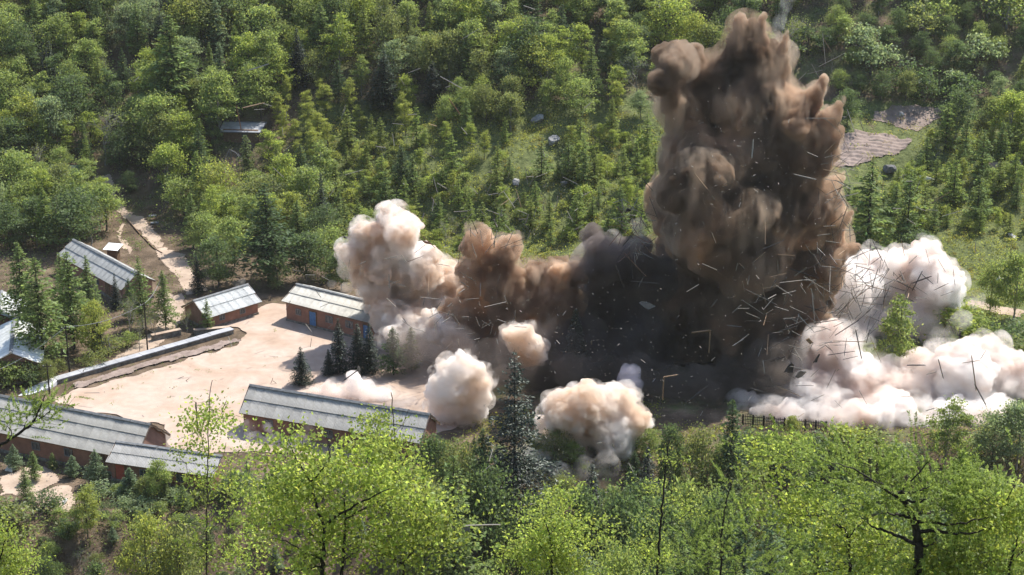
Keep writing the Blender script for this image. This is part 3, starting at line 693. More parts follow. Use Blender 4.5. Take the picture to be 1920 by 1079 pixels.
for a in [
    # larches and others in front of the left sheds
    ('larch', 50, 640, 455, 'tall larch at the far left between the white roofs and the slope shed', 'fresh green', .95), ('larch', 84, 690, 482, 'tall larch with bare lower trunk beside the nearer white roof', 'fresh green', 1.0),
    ('larch', 140, 655, 470, 'tall larch in front of the long shed on the slope foot', 'fresh green', .95), 
    
    ('larch', 268, 618, 484, 'thin larch behind the walkway pole, left of the hut', 'fresh green', .85), ('larch', 311, 618, 506, 'thin larch nearest the gable of the small hut', 'fresh green', .85), ('larch', 246, 600, 520, 'low larch at the right end of the slope shed', 'deep green', .9),
    ('broad', 178, 668, 562, 'pale willow-like tree behind the walkway', 'yellow-green', .8), ('spruce', 184, 664, 582, 'small dark spruce in front of the pale willow-like tree', 'deep green', .75), ('spruce', 219, 580, 518, 'small dark spruce at the end wall of the slope shed', 'deep green', .7),
    ('spruce', 372, 550, 484, 'dark spruce on the track behind the small hut', 'deep green', .9), ('larch', 390, 622, 558, 'young larch standing at the corner of the small hut', 'fresh green', .8),
    ('bare', 245, 640, 552, 'greyish bare tree left of the walkway pole', 'olive', .9), ('bare', 290, 640, 560, 'greyish bare tree beside the hut larches', 'olive', .9), ('bare', 350, 625, 570, 'thin bare tree before the hut gable', 'olive', .6), ('bare', 262, 660, 590, 'thin bare tree behind the walkway', 'olive', .7),
    ('bush', 60, 690, 655, 'round shrub under the larches by the white roof', 'olive', 1.0), ('bush', 170, 690, 655, 'shrub behind the lower half of the walkway', 'olive', 1.0), ('bush', 20, 720, 680, 'shrub at the left edge behind the longest shed', 'fresh green', 1.1), ('bush', 110, 700, 670, 'small shrub beside the lower walkway pole', 'olive', 1.0),
    ('larch', 122, 610, 474, 'larch half hiding the left end of the slope shed', 'fresh green', .9), ('larch', 170, 600, 478, 'larch standing before the middle of the slope shed', 'fresh green', .8),
    ('bush', 18, 722, 672, 'shrub before the gable of the nearer white roofed shed', 'fresh green', 1.2), ('bush', 52, 722, 680, 'shrub at the corner of the nearer white roofed shed', 'deep green', 1.2), 
    ('broad', 95, 720, 668, 'small loose tree behind the lower end of the walkway', 'olive', .9), ('bush', 205, 665, 630, 'shrub behind the middle of the walkway', 'olive', 1.2), ('bush', 240, 650, 622, 'low shrub left of the walkway pole', 'fresh green', 1.2),
    # spruces in the yard
    ('spruce', 566, 722, 656, 'small dark spruce standing alone in the yard', 'deep green', 1.15), ('spruce', 637, 700, 606, 'tall dark spruce at the left of the yard row', 'deep green', .85), ('spruce', 617, 705, 658, 'short dark spruce beneath the tall left one of the yard row', 'deep green', 1.1), ('spruce', 672, 700, 614, 'dark spruce second in the yard row', 'deep green', 1.0), ('spruce', 694, 700, 614, 'dark spruce third in the yard row', 'deep green', .9),
    ('larch', 738, 705, 612, 'dark dusty larch at the right end of the yard row', 'deep green', 1.15), ('larch', 772, 698, 612, 'thin larch half lost in dust beside the yard row', 'olive', .9),
    ('spruce', 1078, 700, 588, 'dusty spruce caught in the dark smoke', 'fresh green', .9),
    # right of the blast
    ('aspen', 1680, 712, 546, 'tall fresh green tree standing inside the white dust', 'fresh green', 1.0), ('sapling', 1625, 470, 300, 'big soft larch touching the right side of the plume', 'fresh green', 1.25), ('sapling', 1700, 440, 318, 'larch below the dark boulder', 'fresh green', 1.1),
    ('sapling', 1772, 280, 190, 'larch standing at the right corner of the ploughed field', 'lime', 1.1), ('sapling', 1808, 300, 215, 'larch second right of the ploughed field', 'fresh green', .95), ('sapling', 1838, 345, 240, 'larch third right of the ploughed field', 'fresh green', 1.0), ('sapling', 1786, 385, 290, 'larch in the middle of the right meadow', 'lime', 1.0), ('sapling', 1830, 420, 315, 'larch low in the right meadow', 'fresh green', .9), ('sapling', 1875, 300, 225, 'small larch far right above the pale track', 'fresh green', .9),
    ('broad', 1900, 600, 470, 'leaning broadleaf tree at the right edge above the gravel road', 'fresh green', .9), ('broad', 1856, 590, 490, 'loose broadleaf tree above the gravel road', 'fresh green', .8), ('bare', 1735, 620, 555, 'thin bare sapling in the dust by the white cloud', 'olive', .8),
    ('bush', 1800, 650, 575, 'large bright shrub below the gravel road', 'lime', 1.3), ('bush', 1840, 640, 590, 'shrub below the gravel road beside the bright one', 'fresh green', 1.2), ('bush', 1770, 640, 600, 'shrub at the rim of the white dust', 'lime', 1.0), ('bush', 1895, 660, 600, 'dark shrub at the right edge under the road', 'deep green', 1.4), ('bush', 1860, 680, 630, 'low shrub above the white surge', 'olive', 1.3), ('bush', 1910, 700, 640, 'shrub at the right edge above the white surge', 'olive', 1.3),
    ('bush', 1645, 470, 430, 'shrub at the right flank of the plume', 'fresh green', 1.3), ('bush', 1720, 470, 430, 'round shrub above the upper white dust', 'deep green', 1.3),
    # below the fence on the right
    ('aspen', 1770, 880, 744, 'bushy bright tree standing before the white surge', 'fresh green', 1.35), ('broad', 1858, 880, 762, 'loose greyish tree right of the bushy bright one', 'grey-green', 1.0), ('broad', 1905, 880, 748, 'greyish tree at the right edge before the white surge', 'grey-green', 1.0), ('aspen', 1482, 850, 775, 'pale young tree growing at the fence', 'yellow-green', 1.0),
    ('bush', 1530, 860, 810, 'dull green shrub right of the fence', 'deep green', 1.5), ('bush', 1585, 868, 805, 'bright round shrub before the white surge', 'lime', 1.5), ('bush', 1640, 870, 815, 'olive shrub in the row before the white surge', 'olive', 1.5), ('bush', 1690, 880, 830, 'grey shrub left of the bushy bright tree', 'grey-green', 1.5), ('bush', 1440, 850, 812, 'dark shrub under the fence', 'deep green', 1.5), ('bush', 1410, 850, 806, 'dark shrub at the left end of the fence', 'deep green', 1.2), ('bush', 1820, 890, 850, 'shrub between the two greyish trees', 'grey-green', 1.5), ('bush', 1560, 900, 850, 'low dark shrub beneath the bright round one', 'deep green', 1.6), ('bush', 1480, 900, 845, 'dark green shrub beneath the pale young tree', 'deep green', 1.7),
    # bottom left terrace
    ('larch', 28, 880, 832, 'young larch at the wall of the longest shed, leftmost', 'grey-green', 1.3), ('larch', 66, 902, 845, 'young larch before the longest shed, on the terrace edge', 'fresh green', 1.1), ('larch', 100, 880, 848, 'tiny larch close to the wall of the longest shed', 'fresh green', 1.2), ('larch', 138, 895, 852, 'bluish young larch before the longest shed', 'grey-green', 1.4), ('larch', 182, 908, 842, 'bluish young larch at the corner of the lean-to', 'grey-green', 1.3), ('larch', 246, 935, 876, 'bushy young larch before the red door', 'grey-green', 1.5), ('larch', 50, 938, 875, 'thin larch on the lower terrace', 'fresh green', 1.0),
    ('broad', 300, 945, 856, 'bright small tree before the lean-to shed', 'fresh green', .75), ('aspen', 165, 1010, 905, 'bright loose shrub tree below the terrace', 'yellow-green', 1.1), ('bush', 82, 960, 922, 'dark shrub beside the white boulder', 'deep green', 1.4), ('bush', 200, 930, 900, 'grey shrub below the lean-to shed', 'grey-green', 1.7), ('bush', 270, 965, 935, 'grey shrub on the ravine edge', 'grey-green', 1.6), ('bush', 25, 1000, 940, 'olive shrub at the left edge above the ravine', 'olive', 1.7), ('bush', 330, 945, 915, 'grey shrub at the end of the lean-to shed', 'grey-green', 1.5), ('bush', 125, 1010, 975, 'small dark shrub in the ravine', 'deep green', 1.2), ('bare', 345, 1040, 975, 'bare grey bush in the ravine', 'olive', 1.2), ('bush', 440, 930, 890, 'grey shrub behind the slender aspen', 'grey-green', 1.3), ('larch', 500, 930, 885, 'bluish young larch on the bare soil patch', 'grey-green', 1.2), ('bush', 545, 930, 890, 'dark shrub behind the bright maple', 'deep green', 1.5),
]: tree_px(*a)
for a in [
    ('broad', 268, None, 958, 'bright broadleaf tree rising out of the ravine', 'yellow-green', .62, 153), ('broad', 330, None, 985, 'olive tree in the ravine beside the bright one', 'olive', .7, 153), ('broad', 90, None, 1040, 'dark tree deep in the ravine', 'deep green', .6, 153), ('bush', 180, None, 1050, 'dark shrub deep in the ravine', 'deep green', .8, 155),
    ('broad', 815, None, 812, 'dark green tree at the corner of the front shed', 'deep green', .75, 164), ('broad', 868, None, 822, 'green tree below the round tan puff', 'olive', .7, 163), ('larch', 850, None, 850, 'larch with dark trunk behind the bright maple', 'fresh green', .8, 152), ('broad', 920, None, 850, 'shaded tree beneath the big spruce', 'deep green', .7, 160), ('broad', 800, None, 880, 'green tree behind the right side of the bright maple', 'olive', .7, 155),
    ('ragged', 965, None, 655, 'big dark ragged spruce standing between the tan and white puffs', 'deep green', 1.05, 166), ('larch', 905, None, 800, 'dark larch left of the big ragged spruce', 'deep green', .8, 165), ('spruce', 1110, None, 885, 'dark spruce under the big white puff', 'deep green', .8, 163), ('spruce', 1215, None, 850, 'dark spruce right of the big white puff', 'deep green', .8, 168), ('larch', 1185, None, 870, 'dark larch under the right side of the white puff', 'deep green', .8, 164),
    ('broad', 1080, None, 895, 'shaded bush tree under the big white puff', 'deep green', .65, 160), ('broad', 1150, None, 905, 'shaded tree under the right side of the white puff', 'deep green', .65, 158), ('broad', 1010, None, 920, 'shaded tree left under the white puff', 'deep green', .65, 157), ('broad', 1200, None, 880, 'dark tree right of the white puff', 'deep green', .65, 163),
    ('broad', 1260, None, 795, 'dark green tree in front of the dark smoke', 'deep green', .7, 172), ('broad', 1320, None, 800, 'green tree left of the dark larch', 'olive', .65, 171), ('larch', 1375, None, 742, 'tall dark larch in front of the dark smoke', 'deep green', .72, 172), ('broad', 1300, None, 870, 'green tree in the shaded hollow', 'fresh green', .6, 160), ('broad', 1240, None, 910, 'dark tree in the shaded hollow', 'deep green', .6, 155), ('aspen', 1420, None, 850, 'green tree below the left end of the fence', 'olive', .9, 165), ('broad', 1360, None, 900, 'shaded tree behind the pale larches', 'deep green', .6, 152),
]: tree_px(*a[:6], wide=a[6], Y=a[7])
def ravine_growth():
    r = np.random.default_rng(77); k = 0; X = r.uniform(-46, 28, 1500); Y = r.uniform(153.5, 180, 1500); px, py, _ = proj(np.stack([X, Y, H(X, Y)], 1)); pts = []
    for i in range(1500):
        if not (-10 < px[i] < 1420 and (905 if px[i] < 830 else 845) < py[i] < 1090) or (px[i] < 160 and py[i] < 965) or (px[i] < 450 and py[i] < 930): continue
        if any((X[i] - a) ** 2 + (Y[i] - b) ** 2 < 1.5 ** 2 for a, b in pts): continue
        pts.append((X[i], Y[i])); u = r.random(); kd = 'bush' if u < .62 else ('larch' if u < .8 else ('broad' if u < .9 else 'bare'))
        h = {'bush': r.uniform(.9, 2.0), 'larch': r.uniform(1.8, 3.2), 'broad': r.uniform(2.5, 4), 'bare': r.uniform(1.8, 3)}[kd]; tn = r.choice(['deep green', 'grey-green', 'olive', 'fresh green'])
        nm = {'bush': 'shrub', 'larch': 'young larch', 'broad': 'small broadleaf tree', 'bare': 'bare bush'}[kd]
        wh = 'beside the lean-to shed' if px[i] < 440 and py[i] < 990 else 'at the bottom edge below the terrace' if px[i] < 330 else 'around the slender aspen' if px[i] < 520 else 'behind the bright maple' if px[i] < 880 else ('in the hollow left of the ragged spruce' if px[i] < 960 else 'in the hollow under the big white puff' if px[i] < 1180 else 'in the hollow below the fence end')
        tree(kd, (X[i], Y[i], float(H(X[i], Y[i]))), h, f'{tn} {nm} {wh}', tn, r.uniform(.9, 1.3), group='shrubs on the ravine slope')
ravine_growth()
# trees and shrubs of the nearer slope, seen over the larch boughs
for k, (px, pyt, Y, kind, tone, w) in enumerate([(1500, 885, 130, 'larch', 'olive', .8), (1580, 880, 125, 'broad', 'deep green', .8), (1660, 890, 128, 'broad', 'grey-green', .7), (1730, 900, 120, 'larch', 'fresh green', .8), (1800, 880, 132, 'broad', 'grey-green', .7), (1880, 870, 130, 'broad', 'fresh green', .7), (1850, 920, 105, 'larch', 'lime', .7), (1915, 900, 110, 'broad', 'fresh green', .6),
        (1400, 950, 110, 'larch', 'deep green', .8), (1330, 985, 95, 'larch', 'lime', .75), (1450, 935, 100, 'larch', 'grey-green', .7), (1280, 1000, 90, 'larch', 'fresh green', .8), (1180, 1000, 100, 'broad', 'fresh green', .6), (1220, 965, 112, 'broad', 'deep green', .6), (1090, 1040, 85, 'broad', 'grey-green', .6), (930, 1050, 90, 'broad', 'fresh green', .5), (1540, 950, 85, 'larch', 'fresh green', .75), (1640, 970, 80, 'larch', 'lime', .75), (1760, 960, 82, 'larch', 'fresh green', .75), (1500, 1020, 70, 'larch', 'lime', .8), (1380, 1040, 72, 'larch', 'lime', .8), (1870, 990, 75, 'larch', 'lime', .8), (1600, 1045, 62, 'larch', 'fresh green', .8), (1820, 1030, 64, 'larch', 'lime', .8)]):
    nm = {'larch': 'larch', 'broad': 'broadleaf tree'}[kind]
    tree_px(kind, px, None, pyt, f'{tone} {nm} on the near slope ' + ('in the upper row under the white surge' if pyt < 905 else 'below the fence' if px > 1480 and pyt < 1000 else 'in the bottom right corner area' if px > 1480 else 'right of the big white puff' if px > 1150 else 'below the big white puff'), tone, w, Y=Y, group='trees on the near slope')

# ---- the wooded far slope
def side(px, py):
    marks = [(450, 255, 'the flat roofed shack'), (195, 345, 'the sandy clearing'), (275, 440, 'the sandy track'), (180, 495, 'the long slope shed'), (420, 340, 'the pipe railing'), (505, 430, 'the big layered larch'),
             (730, 410, 'the pale left plume'), (1035, 255, 'the scree rocks'), (960, 345, 'the meadow rocks'), (1640, 280, 'the ploughed field'), (1700, 215, 'the eroded bank'), (1555, 72, 'the pale block'), (1400, 40, 'the column top'), (1240, 130, 'the left lobe of the column'),
             (710, 235, 'the bare ledge'), (560, 110, 'the lone high spruce'), (800, 150, 'the pair of dark spruces'), (330, 90, 'the layered upslope larch'), (30, 160, 'the upper left edge'), (120, 40, 'the upper left corner'), (700, 30, 'the dark gully'), (950, 80, 'the top centre'), (1180, 60, 'the slope left of the column top'), (1850, 60, 'the upper right corner'), (1830, 330, 'the right meadow'), (60, 420, 'the left edge woods'), (590, 330, 'the yellowish thicket'), (1150, 330, 'the upper meadow')]
    m = min(marks, key=lambda k: (k[0] - px) ** 2 + 1.6 * (k[1] - py) ** 2)
    dx, dy = px - m[0], py - m[1]
    w = ('right of' if dx > 0 else 'left of') if abs(dx) > abs(dy) else ('below' if dy > 0 else 'above')
    if math.hypot(dx, dy) < 22: w = 'beside'
    return w + ' ' + m[2]

FIXED = [('larch', 505, 530, 345, 'deep green', 1.25, 'big layered dark larch in front of the woods above the yard'), ('spruce', 560, 165, 62, 'deep green', 1.0, 'lone high dark spruce among pale trees'), ('spruce', 722, 205, 104, 'fresh green', 1.3, 'broad dark spruce, left of the pair on the slope'), ('spruce', 812, 200, 122, 'deep green', 1.1, 'narrow dark spruce, right of the pair on the slope'),
         ('larch', 328, 215, 30, 'fresh green', 1.25, 'tall layered larch high on the left slope'), ('larch', 566, 360, 268, 'deep green', 1.0, 'dark larch right of the pipe railing'), ('larch', 618, 330, 280, 'yellow-green', .9, 'small yellowish larch on the bare spot'), ('larch', 755, 350, 270, 'deep green', 1.1, 'dark larch at the foot of the yellowish thicket'),
         ('broad', 432, 60, -20, 'grey-green', 1.0, 'grey tree at the top edge left of centre'), ('broad', 172, 280, 205, 'lime', 1.0, 'lime broadleaf tree over the sandy clearing'), ('broad', 115, 340, 270, 'fresh green', .95, 'broadleaf tree leaning over the green roofed shed'), ('broad', 245, 365, 318, 'deep green', 1.1, 'dark round bush tree at the clearing edge'),
         ('broad', 130, 470, 355, 'deep green', 1.25, 'big dark tree above the slope shed'), ('broad', 70, 460, 370, 'deep green', 1.2, 'big dark tree left of the slope shed'), ('broad', 20, 470, 380, 'deep green', 1.2, 'dark tree at the left edge above the larches'), ('broad', 620, 520, 420, 'fresh green', 1.2, 'broadleaf tree touching the pale left plume'), ('broad', 575, 530, 430, 'deep green', 1.2, 'dark tree left of the pale plume'), ('broad', 440, 500, 400, 'fresh green', 1.1, 'round tree left of the big layered larch'), ('broad', 380, 480, 395, 'fresh green', 1.1, 'round tree right of the sandy track'), ('broad', 410, 540, 440, 'deep green', 1.1, 'dark tree behind the small hut'), ('broad', 382, 428, 368, 'olive', 1.1, 'olive tree above the timber steps'), ('larch', 560, 470, 375, 'fresh green', 1.1, 'soft larch right of the big layered larch'), ('broad', 640, 545, 470, 'deep green', 1.1, 'dark tree behind the brick shed roof'), ('broad', 520, 545, 480, 'deep green', 1.1, 'dark tree above the left end of the brick shed'),
         ('broad', 700, 460, 385, 'fresh green', .9, 'green tree just behind the top of the pale plume')]
for kd, px, yb, yt, tn, w, lb in FIXED: tree_px(kd, px, yb, yt, lb, tn, w)

KEEP_CLEAR = [[(160, 325), (245, 325), (345, 400), (350, 470), (360, 520), (400, 548), (400, 640), (100, 745), (0, 760), (0, 500), (100, 500), (215, 450), (205, 400)],   # track, slope shed, flat ground
              [(420, 250), (500, 245), (500, 330), (425, 330)], [(85, 335), (160, 335), (165, 385), (85, 385)], [(1545, 240), (1715, 235), (1735, 320), (1660, 372), (1560, 372)], [(1620, 190), (1775, 190), (1765, 262), (1640, 262)],
              [(1245, 150), (1560, 150), (1590, 420), (1560, 700), (1200, 700), (1230, 330)], [(690, 232), (735, 230), (730, 262), (690, 262)], [(380, 300), (460, 300), (460, 400), (380, 400)],
              [(990, 215), (1060, 215), (1060, 330), (940, 330)], [(945, 340), (1075, 340), (1075, 385), (945, 385)]]
def fill_slope():
    cand = []
    r = np.random.default_rng(11)
    X = r.uniform(-95, 95, 9000); Y = r.uniform(238, 330, 9000); Z = H(X, Y); px, py, dep = proj(np.stack([X, Y, Z], 1))
    bad = np.zeros(9000, bool)
    for pl in KEEP_CLEAR: bad |= in_poly(px, py, pl)
    pts = [g1(f[1], f[2])[:2] for f in FIXED]
    n = dict(broad=0, aspen=0, sapling=0, larch=0, spruce=0, bush=0, bare=0)
    for i in range(9000):
        if bad[i] or not (-40 < px[i] < 1960 and -95 < py[i] < 560): continue
        x, y = px[i], py[i]
        thicket = 520 < x < 760 and 195 < y < 330
        meadow = (620 < x < 1260 and 265 < y < 560) or (x > 1585 and y > 275)
        edge = (560 < x < 1260 and 200 < y <= 285)
        if y > 545 and x < 1240: continue
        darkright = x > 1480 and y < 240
        u = r.random()
        if meadow:
            kind = 'sapling' if u < .45 else ('bush' if u < .80 else ('aspen' if u < .96 else 'bare')); h = {'sapling': r.uniform(3.0, 6.4), 'bush': r.uniform(1.2, 2.4), 'aspen': r.uniform(3, 5), 'bare': r.uniform(2.5, 4)}[kind]; md = 1.55
        elif thicket: kind = 'aspen'; h = r.uniform(4, 6); md = 2.0
        elif edge: kind = 'broad' if u < .5 else ('larch' if u < .7 else 'aspen'); h = r.uniform(4.5, 7); md = 2.9
        else:
            kind = 'broad' if u < .42 else ('aspen' if u < .72 else ('larch' if u < .93 else ('spruce' if u < .955 else 'bare'))); h = r.uniform(6, 9.8); md = 2.45
            if darkright: h = r.uniform(3.0, 6.0); md = 2.35; kind = 'broad' if u < .8 else ('bush' if u < .95 else 'bare')
        if kind == 'bush' and not darkright: pass
        q = np.array([X[i], Y[i]])
        if any((q[0] - p[0]) ** 2 + (q[1] - p[1]) ** 2 < md * md for p in pts): continue
        pts.append(q); n[kind] += 1
        if n[kind] > (240 if kind in ('broad', 'larch', 'sapling') else 200): continue
        if thicket: tn = 'yellow-green'
        elif meadow: tn = r.choice(['lime', 'lime', 'fresh green', 'yellow-green'])
        elif darkright: tn = r.choice(['deep green', 'deep green', 'deep green', 'olive', 'grey-green', 'fresh green'])  # shade of the top right slope put into deeper leaf tones
        else: tn = r.choice(['lime', 'lime', 'fresh green', 'fresh green', 'fresh green', 'yellow-green', 'grey-green', 'deep green', 'olive'])
        nm = {'broad': 'broadleaf tree', 'aspen': 'slender tree', 'larch': 'larch', 'sapling': 'young larch', 'spruce': 'spruce', 'bush': 'shrub', 'bare': 'half bare tree'}[kind]
        sz = 'small ' if h < {'broad': 5, 'aspen': 4.6, 'larch': 4.6, 'sapling': 4, 'spruce': 6, 'bush': 1.7, 'bare': 3}[kind] else ('tall ' if h > 8.2 else '')
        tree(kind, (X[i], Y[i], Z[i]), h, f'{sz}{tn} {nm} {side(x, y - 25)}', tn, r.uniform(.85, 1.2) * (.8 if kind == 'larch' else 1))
fill_slope()

# ---- woods beyond the frame (one mass) and low undergrowth
def leaf_mass(name, centers, spread, per, ls, tones, label, hz=.6):
    r = np.random.default_rng(5); k = len(centers); ix = np.repeat(np.arange(k), per); n = len(ix)
    C = centers[ix] + r.normal(size=(n, 3)) * spread[ix][:, None] * np.array([1, 1, hz])
    C[:, 2] = np.maximum(C[:, 2], H(C[:, 0], C[:, 1]) + .03)
    A = r.normal(size=(n, 3)) * np.array([1, 1, .7]); Nn = r.normal(size=(n, 3)) * .7 + np.array([0, -.1, .8]); L = ls[ix] * r.uniform(.6, 1.4, n)
    me = quads_mesh(name, leaves(C, A, Nn, L, L * .65), (tones[ix] * np.clip(r.normal(1, .15, n), .5, 1.5)[:, None]))
    return tag(link(name, me, M['leaf']), label, None, None, 'stuff')

def undergrowth():
    r = np.random.default_rng(17); n = 40000
    X = r.uniform(-88, 88, n); Y = r.uniform(150, 318, n); Z = H(X, Y); px, py, dep = proj(np.stack([X, Y, Z], 1))
    ok = (px > -60) & (px < 1980) & (py > -60) & (py < 1100)
    for pl in [YARD, [(95, 440), (245, 500), (250, 560), (100, 540)], [(0, 735), (110, 700), (440, 600), (530, 520), (860, 560), (860, 850), (450, 850), (300, 860), (250, 900), (0, 850)], [(860, 560), (1240, 480), (1240, 700), (860, 800)], [(1240, 400), (1600, 400), (1600, 800), (1240, 800)], [(1600, 600), (1920, 600), (1920, 800), (1600, 800)]] + [p for p, _ in PATHS]: ok &= ~in_poly(px, py, pl)
    mead = ((px > 600) & (py > 215)) | ((px > 1560) & (py > 260))
    wood = ~mead
    dens = np.where(mead, 1.0, .40); dens[(px > 1480) & (py < 240)] = .8; dens = np.where((Y < 183), np.where(px > 700, .5, .42), dens)
    for pl in KEEP_CLEAR[3:5]: dens = np.where(in_poly(px, py, pl), .22, dens)
    ok &= r.random(n) < np.where(mead, dens, dens * .6) * (.35 + .9 * vnoise(X / 3.2, Y / 3.2, 44))
    P = np.stack([X, Y, Z], 1)[ok]; m = mead[ok]; k = len(P)
    h = np.where(m, r.uniform(.2, .6, k), r.uniform(.3, .95, k)); print('undergrowth', k); P[:, 2] += h * .55
    tone = np.where(m[:, None], np.array([1.4, 1.25, .75]), np.array([.85, .9, .9])) * r.normal(1, .16, (k, 1))
    tone[r.random(k) < .2] *= np.array([.8, .62, .7])
    leaf_mass('undergrowth', P, h, 24, np.full(k, .20), tone, 'low bright undergrowth and weeds covering the slopes')
undergrowth()

def yard_weeds():
    r = np.random.default_rng(29); n = 420
    px = r.uniform(90, 520, n); py = r.uniform(560, 860, n); bed = in_poly(px, py, [(130, 738), (120, 715), (440, 630), (470, 640), (420, 662), (300, 700), (190, 740)]); rim = in_poly(px, py, YARD)
    ok = (bed & (r.random(n) < .75)) | (rim & (r.random(n) < .10)); P = ground(px[ok], py[ok]); k = len(P); h = r.uniform(.06, .2, k); P[:, 2] += h * .5 + .05
    leaf_mass('weeds', P, h, 16, np.full(k, .12), np.array([.9, .9, .8]) * r.normal(1, .15, (k, 1)), 'small weeds growing on the bed and in the yard')
    m = MB()
    x, y = r.uniform(60, 860, 420), r.uniform(575, 960, 420); keep = in_poly(x, y, YARD) | (y > 870)
    for c in ground(x[keep], y[keep]):
        q = r.uniform(.03, .12); m.box((c[0], c[1], c[2] + .07), (q, q * r.uniform(.6, 1.3), q * .6), Matrix.Rotation(r.uniform(0, 3), 3, 'Z') @ Matrix.Rotation(r.uniform(-.4, .4), 3, 'X'))
    o = m.build('rubble', M['rock']); o.color = (1.0, .95, .9, 1); tag(o, 'loose stones and scraps strewn over the yard and terraces', None, None, 'stuff')
yard_weeds()

def far_woods():
    r = np.random.default_rng(23); n = 2600
    X = r.uniform(-190, 190, n); Y = r.uniform(60, 420, n); Z = H(X, Y); px, py, _ = proj(np.stack([X, Y, Z], 1))
    ok = ((py < -100) | (px < -70) | (px > 1990)) & (Y > 150) & ~((Y < 245) & (Y > 158) & (np.abs(X) < 75)) & (Y < 380)
    X, Y, Z = X[ok], Y[ok], Z[ok]; K = np.repeat(np.arange(len(X)), 8)
    off = r.normal(size=(len(K), 3)) * np.array([1.3, 1.3, 1.7]); C = np.stack([X, Y, Z], 1)[K] + off + np.array([0, 0, 4.2])
    tn = (np.array([1.1, 1.05, .85]) * r.normal(1, .2, (len(X), 1)))[K]
    leaf_mass('far_woods', C, np.full(len(C), .85), 9, np.full(len(C), .75), tn, 'woodland continuing beyond the valley slope')
far_woods()

# ------------------------------------------------------------------ foreground trees of the near slope, with branches and single leaves
def curve(pts, n=5):
    P = np.array(pts, float)
    if len(P) < 3: return P
    out = []
    for i in range(len(P) - 1):
        p0 = P[max(i - 1, 0)]; p1 = P[i]; p2 = P[i + 1]; p3 = P[min(i + 2, len(P) - 1)]
        for t in np.linspace(0, 1, n, endpoint=False):
            out.append(.5 * ((2 * p1) + (-p0 + p2) * t + (2 * p0 - 5 * p1 + 4 * p2 - p3) * t ** 2 + (-p0 + 3 * p1 - 3 * p2 + p3) * t ** 3))
    out.append(P[-1]); return np.array(out)

